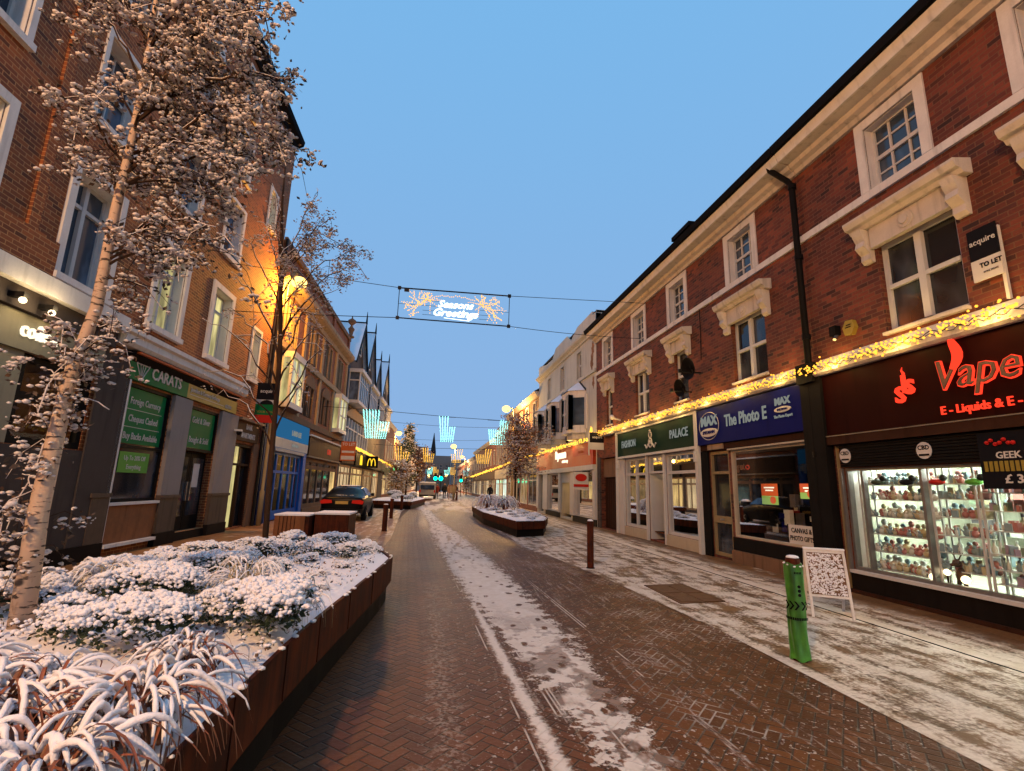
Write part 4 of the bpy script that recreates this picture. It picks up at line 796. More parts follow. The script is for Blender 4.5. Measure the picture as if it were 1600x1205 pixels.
board(A, FL, 14.1, 15.92, .0, .215, 'plinth_black', -.2, .02, 'step')
# bank apartments door
board(A, FL, 17.18, 19.25, 3.52, 3.60, 'stone_buff', .0, .20, 'ledge'); F_ = board(A, FL, 17.2, 19.1, 2.86, 3.51, 'cafe_brown', .0, .07); text(F_, 'BANK', FL, 18.15, .08, 3.34, .26, 'stone_white', .8, .004, .003); text(F_, 'APARTMENTS', FL, 18.15, .08, 3.04, .24, 'stone_white', .82, .004, .003)
d = MB(FL).box(17.35, 17.44, -.2, -.02, .05, 2.75).box(18.76, 18.85, -.2, -.02, .05, 2.75).box(17.44, 18.76, -.2, -.02, 2.68, 2.75).box(17.44, 18.76, -.2, -.02, 2.05, 2.12).box(18.05, 18.15, -.2, -.05, .05, 2.05).build('door', 'dark_brown', A); p = MB(FL); p.quad((17.42, -.15, .06), (18.1, -.15, .06), (18.1, -.15, 2.7), (17.42, -.15, 2.7)); p.build('pane', 'pane_yellow', d, fix=False); MB(FL).box(18.15, 18.8, -.17, -.14, .06, 2.7).build('pane', 'glass_dark', d)
board(A, FL, 18.87, 19.3, 0, 2.85, 'stone_brown', .001, .06, 'pillar')
o = thing('wall_camera', 'white dome camera on the grey pier by the apartments door', 'camera', FL(16.9, .2, 3.1)); MB(FL).lathe((16.95, .22, 2.98), [(.03, 0), (.08, .05), (.08, .12)], 8).build('dome', 'black_paint', o); MB(FL).box(16.88, 17.02, .09, .3, 3.1, 3.16).build('bracket', 'white_paint', o)
tag(text(None, '40', FL, 16.2, .01, 4.62, .30, 'sign_white', .9, .01, .006, name='house_number'), 'pale number 40 on the brick wall above the jewellers', 'number')
o = thing('letting_board', 'black green and red letting board projecting by the lamp column', 'sign', FL(18.8, .5, 3.7)); fr_ = facing(-6.02, 18.3)
q = board(o, fr_, -.36, .36, 4.36, 4.95, 'sign_black', 0, .04, 'panel'); board(o, fr_, -.36, .36, 4.20, 4.355, 'sign_white', 0, .04, 'panel'); q2 = board(o, fr_, -.36, .36, 3.82, 4.195, 'carats_green', 0, .04, 'panel'); board(o, fr_, -.36, .36, 3.55, 3.815, 'red_board', 0, .04, 'panel'); text(q, 'acquire', fr_, 0, .045, 4.66, .17, 'sign_white', 1.0, .002, .002); MB(fr_).prismw([(.22*cos(t*pi/8), 4.19 + .16*sin(t*pi/8)) for t in range(9)], .041, .05).build('emblem', 'sign_black', q2); text(q2, 'YOUR MOVE', fr_, 0, .045, 3.92, .11, 'carats_gold', .95, .002, .002); MB(FL).box(18.28, 18.34, .0, .24, 4.9, 4.95).build('bracket', 'metal_dark', o)

# --- ornate brick building
A = thing('ornate_building', 'ornate brick building with paired windows under a deep cornice, left side', 'building', FL(26, -5, 0))
N0, N1 = 19.4, 33.5; prs = []
for c in (21.6, 25.2, 28.4, 31.5): prs += [(c-.72, c-.12, 7.25, 9.0), (c+.12, c+.72, 7.25, 9.0)]
low = [(24.3, 24.85, 4.65, 6.1), (25.25, 25.8, 4.65, 6.1), (27.7, 28.25, 4.65, 6.1), (28.65, 29.2, 4.65, 6.1)]
sh = [(20.9, 25.0, .05, 2.75), (26.0, 33.3, .3, 2.75)]
wall(A, FL, N0, N1, 0, 11.0, prs+low+sh, 'brick_ornate', rev=.25); shell(A, FL, N0, N1, 11.0, 10, 'brick_ornate')
for q in prs: window(A, FL, *q, rows=2, fw=.09, sur=(.05, .04), surm='stone_buff', pane='pane_yellow' if q[0] < 22 else 'glass_blue', rev=.2)
for q in low: window(A, FL, *q, rows=2, fw=.06, sur=(.12, .07), surm='stone_brown', pane='glass_dark'); 
for a in (24.3, 27.7): MB(FL).prismw([(a+.75 + .95*cos(t*pi/10), 6.12 + .55*sin(t*pi/10)) for t in range(11)], .0, .09).build('arch', 'stone_brown', A)
board(A, FL, N0, N1, 6.85, 7.12, 'stone_buff', .0, .14, 'string_course'); board(A, FL, N0, N1, 4.15, 4.42, 'stone_brown', .0, .16, 'string_course')
MB(FL).prism([(0, 9.2), (.10, 9.2), (.14, 9.4), (.38, 9.52), (.46, 9.62), (.46, 9.8), (0, 9.86)], N0, N1).build('cornice', 'stone_buff', A); board(A, FL, N0, N1, 10.86, 11.12, 'stone_brown', .0, .12, 'parapet_cap')
for u in (19.42, 20.0, 23.3, 26.7, 30.0, 33.1): board(A, FL, u, u+.34, 4.43, 9.19, 'stone_buff', .001, .10, 'pilaster')
for u in (19.5, 24, 28.5, 33.0): board(A, FL, u, u+.4, 9.87, 10.85, 'brick_ornate', .001, .1, 'parapet_pier')
for (a, b, pn) in ((20.75, 22.6, 'pane_yellow'), (30.5, 32.7, 'pane_yellow')):
    w_ = .45; q = MB(FL); q.box(a, b, .0, w_+.05, 6.55, 6.8).box(a, b, .0, w_+.05, 4.5, 4.72)
    for u in (a, (a+b)/2-.06, b-.12): q.box(u, u+.12, w_-.1, w_, 4.72, 6.55)
    q.box(a+.12, b-.12, w_-.09, w_-.01, 5.5, 5.58); q.box(a, a+.1, .0, .08, 4.72, 6.55).box(b-.1, b, .0, .08, 4.72, 6.55); o = q.build('bay_window', 'white_paint', A)
    p = MB(FL); p.quad((a+.03, .0, 4.72), (a+.03, w_-.06, 4.72), (a+.03, w_-.06, 6.55), (a+.03, .0, 6.55)); p.quad((a+.05, w_-.06, 4.72), (b-.05, w_-.06, 4.72), (b-.05, w_-.06, 6.55), (a+.05, w_-.06, 6.55)); p.build('pane', pn, o, fix=False)
    MB(FL).prism([(0, 4.3), (.2, 4.42), (w_, 4.5), (0, 4.5)], a+.1, b-.1).build('corbel', 'stone_brown', o)
o = MB(FL).lathe((33.3, .1, 11.1), [(.22, 0), (.22, .1), (.10, .15), (.16, .45), (.22, .6), (.10, .75), (.06, .85), (.26, 1.05), (.26, 1.2), (.05, 1.35), (.03, 1.5)], 10).build('finial', 'stone_brown', A, True)
o = thing('downpipe', 'dark downpipe beside the lamp column on the left side', 'downpipe', FL(19.37, .1, 0)); MB(FL).tube([(19.37, .12, 11), (19.37, .12, 0)], .06, 7).build('pipe', 'metal_dark', o)
# blue shop
F_ = board(A, FL, 20.45, 25.45, 2.9, 4.12, 'sign_blue_emit', .0, .16); board(F_, FL, 20.5, 25.4, 2.9, 3.3, 'sign_pale', .161, .175, 'panel'); text(F_, 'LAND LEE', FL, 23.4, .17, 3.62, .32, 'letter_pale', 1.0, .01, .006); text(F_, 'Optometrist', FL, 23.3, .18, 3.12, .2, 'letter_pale', 1, .006)
board(A, FL, 19.6, 20.44, .0, 4.1, 'blue_dark', .0, .14, 'pillar'); board(A, FL, 25.05, 25.5, .0, 2.88, 'blue_paint', .0, .12, 'pillar'); board(A, FL, 20.45, 20.88, .0, 2.88, 'blue_paint', .0, .10, 'pillar'); board(A, FL, 20.9, 25.04, 2.76, 2.89, 'sign_pale', .0, .14, 'fascia_trim')
shopwin(A, FL, 20.9, 25.0, .05, 2.75, [21.7, 22.6, 23.5, 24.3], 'blue_paint', pane='glass_clear', tr=1.95, fw=.11); room(A, FL, 20.88, 25.02, .04, 2.78, 2.2, 'dull_cream', 'tube_warm', 1); board(A, FL, 20.9, 25.0, .05, .4, 'blue_paint', -.02, .03, 'stall_riser')
# cafe
F_ = board(A, FL, 25.9, 33.3, 2.85, 3.8, 'cafe_brown', .0, .12); text(F_, 'CAN', FL, 30.2, .13, 3.25, .42, 'letter_red', 1.0, .01, .006); board(F_, FL, 25.7, 33.4, 3.81, 3.88, 'stone_white', .0, .22, 'ledge'); board(F_, FL, 25.7, 33.4, 2.77, 2.845, 'stone_buff', .0, .18, 'ledge')
shopwin(A, FL, 26.0, 33.3, .3, 2.75, [27.2, 28.6, 30., 31.6], 'stone_brown', pane='glass_dark', fw=.2, tr=2.3); board(A, FL, 25.9, 33.3, .0, .29, 'stone_brown', .0, .08, 'stall_riser')
for a in (31.7, 32.5): MB(FL).box(a, a+.7, -.058, -.05, .5, 2.2).build('lit_blind', 'pane_warm', A)
o = thing('letting_board', 'orange to let board projecting over the brown cafe', 'sign', FL(31.5, .5, 3)); fr_ = facing(-5.3, 31.0)
q = board(o, fr_, -.42, .42, 2.85, 4.0, 'orange_board', 0, .05, 'panel'); text(q, 'TO LET', fr_, 0, .055, 3.82, .24, 'sign_white', .95, .004, .004); board(q, fr_, -.36, .36, 3.32, 3.44, 'sign_white', .051, .056, 'panel'); board(q, fr_, -.38, .38, 2.92, 3.14, 'sign_white', .051, .056, 'panel'); MB(WD).box(-6.3, -5.6, 30.95, 31.0, 3.98, 4.03).build('bracket', 'metal_dark', o)

# --- gabled building
A = thing('gabled_building', 'dark building with four steep snowy gables over the burger restaurant', 'building', FL(45, -5, 0))
G0, G1 = 33.52, 58.0; bays = [(34.4, 38.4), (39.6, 43.6), (45.4, 49.2), (50.6, 54.4)]
sh = [(34.0, 38.0, .2, 2.75), (38.4, 43.6, .2, 2.75), (44., 49.4, .2, 2.75), (50, 54, .2, 2.75)]
wall(A, FL, G0, G1, 0, 10.2, sh, 'brick_dark'); shell(A, FL, G0, G1, 10.2, 10, 'brick_dark')
pk_ = [(37.4, 13.5, 2.5), (42.2, 14.2, 2.5), (46.9, 13.0, 1.9), (53., 14.3, 3.0)]
for u, z, hw in pk_:
    MB(FL).prismw([(u-hw, 10.2), (u+hw, 10.2), (u, z-.12)], -.2, .0).build('gable', 'brick_dark', A)
    r_ = MB(FL); r_.quad((u-hw-.25, .35, 9.9), (u, .35, z), (u, -6, z), (u-hw-.25, -6, 9.9)); r_.quad((u+hw+.25, .35, 9.9), (u, .35, z), (u, -6, z), (u+hw+.25, -6, 9.9)); ro = r_.build('roof', 'snow', A, fix=False)
    MB(FL).prismw([(u-hw-.3, 9.8), (u, z-.03), (u+hw+.3, 9.8), (u+hw+.05, 9.8), (u, z-.45), (u-hw-.05, 9.8)], .30, .40).build('bargeboard', 'black_paint', ro); MB(FL).tube([(u, .36, z-.1), (u, .36, z+.45), (u, .36, z+.9)], [.08, .05, .015], 6).build('finial', 'black_paint', ro); MB(FL).tube([(u, .36, z), (u, -6, z)], .07, 5).build('ridge', 'black_paint', ro)
    q = window(A, FL, u-.4, u+.4, 10.9, 11.9, rows=2, rev=-.05, fw=.08)
for a, b in bays:
    w_ = .8; q = MB(FL); q.box(a-.1, b+.1, .0, w_+.15, 9.0, 9.25).box(a, b, .0, w_, 6.9, 7.1)
    n = 5
    for k in range(n+1): u = a + (b-a)*k/n; q.box(u-.05, u+.05, w_-.08, w_, 7.1, 9.0)
    q.box(a, a+.1, .0, .1, 7.1, 9.0).box(b-.1, b, .0, .1, 7.1, 9.0).box(a, a+.08, .1, w_-.08, 8.42, 8.5); q.box(a, b, w_-.07, w_-.01, 8.4, 8.46)
    o = q.build('bay_window', 'white_paint', A); p = MB(FL); p.quad((a, w_-.04, 7.1), (b, w_-.04, 7.1), (b, w_-.04, 9.), (a, w_-.04, 9.)); p.quad((a+.03, 0, 7.1), (a+.03, w_-.05, 7.1), (a+.03, w_-.05, 9.), (a+.03, 0, 9.)); p.build('pane', 'glass_blue', o, fix=False)
MB(FL).prismw([(33.8, 6.2), (36.0, 6.75), (44.0, 6.6), (44.0, 6.1), (33.8, 5.95)], .0, .25).build('canopy', 'stone_buff', A)
for a, b in ((33.9, 38.3), (38.9, 43.7)):
    q = MB(FL); n = 4
    for k in range(n+1): u = a + (b-a)*k/n; q.box(u-.06, u+.06, .05, .2, 4.2, 5.9)
    q.box(a, b, .05, .19, 5.2, 5.28).box(a, b, .05, .19, 4.15, 4.22); o = q.build('window', 'stone_white', A); p = MB(FL); p.quad((a, .1, 4.2), (b, .1, 4.2), (b, .1, 5.9), (a, .1, 5.9)); p.build('pane', 'glass_blue', o, fix=False)
for k, q in enumerate(sh): shopwin(A, FL, *q, [(q[0]+q[1])/2, q[0]+.8, q[1]-.8], 'stone_buff', pane=['pane_goods', 'pane_warm', 'pane_dim', 'pane_goods'][k], tr=2.2, fw=.14)
F_ = board(A, FL, 38.3, 49.4, 2.85, 3.75, 'black_paint', .0, .3); board(A, FL, 33.8, 38.2, 2.85, 3.8, 'dark_brown', .0, .2); board(A, FL, 49.6, 57.8, 2.85, 3.7, 'dark_brown', .0, .2)
def arches(par, fr, u, w, z, s):
    mb = MB(fr)
    for d in (-1, 1): mb.tube([(u + d*s*(.25 + .25*cos(t*pi/10)), w, z + s*.95*sin(t*pi/10)) for t in range(11)], s*.055, 5)
    mb.build('emblem', 'arch_yellow', par)
arches(F_, FL, 40.5, .33, 2.95, .75); arches(F_, FL, 46.5, .33, 2.95, .75)
o = thing('hanging_sign', 'black projecting sign with yellow arches', 'sign', FL(44, .6, 3)); fr_ = facing(-5.45, 43.5); q = board(o, fr_, -.52, .52, 2.85, 3.8, 'black_paint', -.1, .1, 'panel'); arches(q, fr_, 0, .12, 3.0, .62); MB(WD).box(-6.15, -5.7, 43.55, 43.6, 3.81, 3.86).build('bracket', 'metal_dark', o)
GL = 'houses further along the left side'
house('brick_house', 'red brick house with pointed gable next to the gabled building', FL, 58.02, 68.0, 8.6, 'brick_far', 4, 2.9, 'dark_brown', ['pane_warm', 'pane_dim'], 14, group=GL, wz=((4.3, 6.4),), ridge=3.5, chim=((63, 64.2, 9, 12.4),))
house('brick_house', 'long dark brick house far down the left side', FL, 68.02, 96.0, 7.4, 'brick_far', 8, 2.9, 'grey_fascia', ['pane_dim', 'glass_dark'], 15, group=GL, wz=((4.1, 5.7),), ridge=2)
house('brick_house', 'farthest house at the left end of the street', FL, 96.02, 135.0, 7.0, 'brick_far', 9, 2.8, 'grey_fascia', ['pane_dim', 'glass_dark'], 16, group=GL, wz=((4.1, 5.4),), ridge=1.5)
# end of the street
for k, (x0, x1, y, h, l) in enumerate(((-14, -3.5, 150, 12.5, 'pale grey block closing the street at its left end'), (-3.4, 4.2, 158, 10.5, 'low pale block in the middle of the street end'), (4.3, 12, 150, 9., 'pale block closing the street at its right end'))):
    A = thing('distant_block', l, 'building', ((x0+x1)/2, y, 0), 'pale blocks at the end of the street'); fr_ = facing(0, y); hs = []
    for i in range(int((x1-x0)/1.8)):
        for j in range(int(h/3)-1): hs.append((x0+.5+i*1.8, x0+1.4+i*1.8, 3.4+j*2.8, 4.9+j*2.8))
    wall(A, fr_, x0, x1, 0, h, hs, 'concrete_pale'); shell(A, fr_, x0, x1, h, 10, 'concrete_pale')
    for q in hs: window(A, fr_, *q, rows=2)
    if k == 1: MB(WD).lathe((-1.5, y+5, h), [(1.2, 0), (1.2, 1.5), (.1, 7.5)], 4, pi/4).build('spire', 'slate', A)
# ================================================================== STREET LAMPS
def street_lamp(label, x, y, h, dx, power, glow='lamp_glow', col=(1, .56, .17), r=.13):
    o = thing('street_lamp', label, 'street lamp', (x, y, 0), 'street lamps'); L = .9*dx
    MB().tube([(x, y, 0), (x, y, 1.2), (x, y, 1.25), (x, y, h-.25), (x + .12*dx, y, h-.02), (x + L, y, h+.02)], [.085, .085, .055, .045, .04, .03], 8).build('column', 'dull_cream' if power else 'metal_dark', o, True)  # lit lamps get a cream column: lamplight put into its colour
    mb = MB(); mb.ball((x + L + .12*dx, y+.05, h+.10), .26, .3, 10, 6); q = mb.build('lamp_head', 'metal_dark', o, True)
    MB().ball((x + L + .12*dx, y-.05, h-.10), r, .8, 12, 8).build('bulb', glow, q, True)
    if power:
        ld = bpy.data.lights.new('lamp_light', 'POINT'); ld.energy = power*LAMP_K; ld.color = col; ld.shadow_soft_size = .22
        lo = bpy.data.objects.new('lamp_light', ld); COL.objects.link(lo); lo.parent = o; lo.location = (L + .12*dx, 0, h-.16-r*1.3)
    return o
street_lamp('lit street lamp on a tall column by the ornate brick building', -6.2, 19.5, 9.35, .42, 950, col=(1, .42, .05), r=.30)
street_lamp('street lamp behind the viewer on the left pavement', -6.0, -5.5, 9.3, .5, 3500, col=(1, .56, .26))
street_lamp('lit street lamp rising over the snowy right tree', 5.75, 38.5, 7.7, -.6, 1000, col=(1, .52, .14), r=.34)
street_lamp('lit lamp beside the dark houses far down the left side', -4.3, 50.6, 6.6, .35, 600, 'lamp_glow', col=(1, .55, .18), r=.30)
street_lamp('second lit lamp far down on the left, nearer the street end', -4.4, 70, 6.3, .9, 500, 'lamp_glow', r=.36)
street_lamp('lit lamp on a dark column in the middle of the street', 2.0, 57.7, 6.05, -.25, 600, 'lamp_glow', r=.34)
street_lamp('distant lamp added to warm the pale blocks at the street end', -3.4, 112, 8.0, .9, 5200, col=(1, .62, .3), r=.4)  # added lamp, warms the pale end blocks
street_lamp('distant lit lamp by the farthest right shops', 5.2, 96, 7.0, -.6, 900, col=(1, .6, .25), r=.36)
# ================================================================== FAIRY LIGHTS
def garland(label, fr, pts, w, mat, n, seed, spread=.09, lights=0, e=5, r_=.015):
    o = thing('fairy_lights', label, 'fairy lights', fr(pts[0][0], w, pts[0][1]), 'fairy lights over the shop fronts'); r = random.Random(seed)
    def at(t):
        t = t*(len(pts)-1); k = min(int(t), len(pts)-2); f = t-k; a, b = pts[k], pts[k+1]; return a[0]+(b[0]-a[0])*f, a[1]+(b[1]-a[1])*f
    mb = MB(fr); path = [at(k/160) for k in range(161)]; mb.tube([(u, w+.02, z + .03*sin(k*1.3)) for k, (u, z) in enumerate(path)], .007, 4); mb.tube([(u, w+.03, z - .04 + .03*cos(k*1.9)) for k, (u, z) in enumerate(path)], .006, 4); mb.build('wire', 'metal_dark', o)
    mb = MB(fr)
    for k in range(n):
        u, z = at(r.random()); mb.blob((u, w + .02 + r.uniform(0, .06), z + r.gauss(0, spread*.5)), r_*r.uniform(.8, 1.5), 1)
    stuff_part(mb.build('bulbs', mat, o, fix=False))
    for k in range(lights):
        u, z = at((k+.5)/lights); ld = bpy.data.lights.new('garland_light', 'POINT'); ld.energy = e; ld.color = (1, .62, .18); ld.shadow_soft_size = .12
        lo = bpy.data.objects.new('garland_light', ld); COL.objects.link(lo); lo.parent = o; lo.location = Vector(fr(u, w+.14, z)) - o.location
    return o
garland('golden fairy lights along the cornice over the vape shop', FR, [(-2, 4.0), (8.45, 3.95)], .2, 'bulb_gold', 900, 1, .11, 8, 22)
garland('golden fairy lights along the cornice over the photo and fashion shops', FR, [(8.5, 3.95), (21.3, 3.95)], .2, 'bulb_gold', 1100, 2, .10, 9, 22)
garland('golden fairy lights climbing over the orange red shop to the far shops', FR, [(21.3, 4.2), (21.6, 3.8), (33.8, 3.78), (44.5, 3.72), (57, 3.45)], .25, 'bulb_yellow', 900, 3, .10, 8, 12, .026)
garland('thin bright fairy lights over the farthest right shops', FR, [(57.5, 3.5), (82, 3.1), (110, 3.0)], .25, 'bulb_yellow', 400, 4, .12, 0, 0, .05)
garland('golden fairy lights sloping over the burger restaurant on the left', FL, [(36.5, 4.05), (46, 3.95), (66, 3.65)], .35, 'bulb_yellow', 700, 5, .10, 4, 14, .03)
garland('distant fairy lights on the farthest left shops', FL, [(68, 3.7), (95, 3.6)], .3, 'bulb_yellow', 260, 6, .12, 0, 0, .05)
# hanging light motifs
def motif(label, x, y, ztop, wd, h, mat, left_tall=True, r=.028, depth=.35, ns=9, grp='hanging parcel shaped light motifs', yaw=0.):
    o = thing('light_motif', label, 'light motif', (x, y, ztop), grp); mb = MB(); fr = MB(); rr = random.Random(int(x*10+y))
    for side in (-1, 1):
        for k in range(ns):
            t = k/(ns-1) - .5; tall = (t < .08) == left_tall; top = ztop if tall else ztop - h*.42; zb = ztop - h
            xa, xb = t*wd, t*wd*.68; nb = int((top-zb)/(r*3.1))
            for j in range(nb+1):
                f = j/nb; z = zb + (top-zb)*f; g = (z-zb)/h; px = xb + (xa-xb)*g; py = side*depth*.5*(.6+.4*g)
                c, s_ = cos(yaw), sin(yaw); mb.blob((x + px*c - py*s_ + rr.uniform(-.01, .01), y + px*s_ + py*c, z), r, 1)
        fr.tube([(x - wd*.34, y+side*depth*.3, ztop-h), (x + wd*.34, y+side*depth*.3, ztop-h)], .01, 4)
    stuff_part(mb.build('bulbs', mat, o, fix=False)); fr.box(x-wd*.5, x+wd*.5, y-.012, y+.012, ztop-.01, ztop+.012); fr.build('frame', 'metal_dark', o); return o
motif('icy white light motif in front of the left gabled building', -3.42, 28, 5.52, 1.5, 1.5, 'bulb_cyan', True, .026, ns=10)
motif('icy white light motif hanging over the middle of the street', .45, 28, 5.34, .92, 1.36, 'bulb_cyan', True, .026, ns=7)
motif('icy white light motif beside the snowy right tree', 3.30, 28, 5.28, 1.2, 1.35, 'bulb_cyan', False, .026, ns=9)
motif('yellow light motif left of the lamp in the middle distance', -.85, 48, 4.95, 1.1, 1.25, 'bulb_yellow', True, .04, ns=6)
motif('yellow light motif just right of the middle lamp column', 1.75, 48, 4.95, 1.1, 1.2, 'bulb_yellow', False, .04, ns=6)
motif('yellow light motif in front of the dark roofed right house', 4.3, 48, 5.05, 1.5, 1.3, 'bulb_yellow', False, .04, ns=7)
motif('pale yellow light motif among the far left trees', -3.3, 48, 5.0, 1.4, 1.2, 'bulb_yellow', True, .04, ns=6)
for k, (x, mt, l) in enumerate(((-.2, 'bulb_yellow', 'first distant motif from the left, yellow'), (1.8, 'bulb_cyan', 'distant icy motif left of the lamp column'), (2.9, 'bulb_yellow', 'distant yellow motif behind the lamp column'), (5.3, 'bulb_cyan', 'distant icy motif right of the lamp column'), (7.0, 'bulb_yellow', 'distant yellow motif nearest the right roofs'), (-1.3, 'bulb_cyan', 'distant icy motif nearest the orange tree'))):
    motif(l, x*.95, 88, 4.55, 1.0, 1.15, mt, k % 2 == 0, .06, ns=5, grp='distant light motifs')
def cable(label, pts, r=.012, grp='cables across the street', mat='metal_dark', sag=0.):
    P = []
    for a, b in zip(pts, pts[1:]):
        for k in range(12): t = k/12; P.append((a[0]+(b[0]-a[0])*t, a[1]+(b[1]-a[1])*t, a[2]+(b[2]-a[2])*t - sag*4*t*(1-t)))
    P.append(pts[-1]); o = MB().tube(P, r, 5).build('cable', mat, None); return tag(o, label, 'cable', grp)
cable('cable carrying the three icy motifs across the street', [(-6.3, 28, 5.62), (-3.4, 28, 5.54), (.45, 28, 5.36), (3.3, 28, 5.29), (6.85, 28, 5.36)], .014)
cable('cable carrying the yellow motifs across the street', [(-6.0, 48, 5.15), (-.85, 48, 4.97), (4.3, 48, 5.08), (6.6, 48, 5.2)], .016)
cable('thin cable above the yellow motifs', [(-5.9, 60, 6.9), (6.5, 60, 7.1)], .015, sag=.2); cable('cable in front of the farthest roofs', [(-5.6, 40, 6.5), (6.7, 40, 6.4)], .012, sag=.25)
# seasons greetings banner
o = thing('greetings_banner', 'lit Seasons Greetings frame hung on wires across the street', 'light sign', (.25, 15, 6.5)); BX0, BX1 = -1.47, 2.0; fr_ = facing(0, 15)
mb = MB(fr_); mb.tube([(BX0, 0, 7.60), (BX1, 0, 7.62)], .022, 6); mb.tube([(BX0, 0, 6.62), (BX1, 0, 6.60)], .020, 6); mb.tube([(BX0, 0, 6.62), (BX0, 0, 7.6)], .012, 5); mb.tube([(BX1, 0, 6.6), (BX1, 0, 7.62)], .012, 5)
for x, z in ((BX0, 7.6), (BX1, 7.62), (BX0, 6.62), (BX1, 6.6)): mb.box(x-.05, x+.05, -.03, .03, z-.05, z+.05)
mb.box(BX0+.15, BX0+.3, -.04, .04, 7.50, 7.58)
for z in (6.78, 6.92, 7.08, 7.25): mb.tube([(BX0+ (.0 if z == 7.08 else .75), .01, z), (BX0+1.25, .01, z)], .006, 4); mb.tube([(BX1-.95, .01, z-.02), (BX1-(.02 if z == 7.08 else .55), .01, z-.02)], .006, 4)
mb.build('frame', 'metal_dark', o)
mb = MB(fr_); rr = random.Random(3)
def twig(x, z, ang, ln, n=9):
    for k in range(n):
        t = k/(n-1); xx = x + cos(ang)*ln*t; zz = z + sin(ang)*ln*t - .05*t*t
        if 6.66 < zz < 7.56 and BX0+.06 < xx < BX1-.06: mb.blob((xx + rr.uniform(-.012, .012), .02, zz + rr.uniform(-.012, .012)), .0165*rr.uniform(.8, 1.25), 1)
for c, d in ((BX0+.72, -1), (BX1-.72, 1)):
    for a in (-.2, .15, .5, .85, 1.3, 1.8, 2.3, -.55, -.95, -1.3, 2.75):
        a += rr.uniform(-.15, .15); twig(c + rr.uniform(-.12, .12), 7.15 + rr.uniform(-.1, .1), (a if d > 0 else pi-a), rr.uniform(.40, .66), 9)
        q = rr.uniform(.15, .4); a2 = a + rr.choice((-.8, .8)); twig(c + d*cos(a)*q, 7.15 + sin(a)*q, (a2 if d > 0 else pi-a2), .24, 5)
    for a in (.3, 1.0, -.4, -1.6, 2.9): twig(c - d*.25, 7.25, (a if d > 0 else pi-a), .35, 7)
for k in range(34): t = k/33; mb.blob((-.75 + 2.0*t, .02, 7.32 + .12*sin(pi*t) + rr.uniform(-.04, .04)), .017, 1)
stuff_part(mb.build('bulbs', 'bulb_gold', o, fix=False))
text(o, 'Seasons', fr_, .28, .02, 7.16, .32, 'script_white', 1.08, .01, .009, .35); text(o, 'Greetings', fr_, .28, .02, 6.88, .33, 'script_white', 1.08, .01, .009, .35)
o2 = MB(fr_).tube([(-.05, .02, 6.72), (.75, .02, 6.67)], .01, 5).build('underline', 'script_white', o)
cable('upper wire from the brick block to the greetings banner', [(-6.5, 15, 7.95), (BX0, 15, 7.6)], .010, 'wires of the greetings banner'); cable('lower wire from the brick block to the greetings banner', [(-6.5, 15, 6.45), (BX0, 15, 6.62)], .012, 'wires of the greetings banner', sag=.02)
cable('upper wire from the greetings banner to the right eaves', [(BX1, 15, 7.62), (6.9, 15.6, 8.0)], .010, 'wires of the greetings banner'); cable('lower wire from the greetings banner to the right wall', [(BX1, 15, 6.6), (7.05, 16.5, 7.0)], .010, 'wires of the greetings banner', sag=.06)
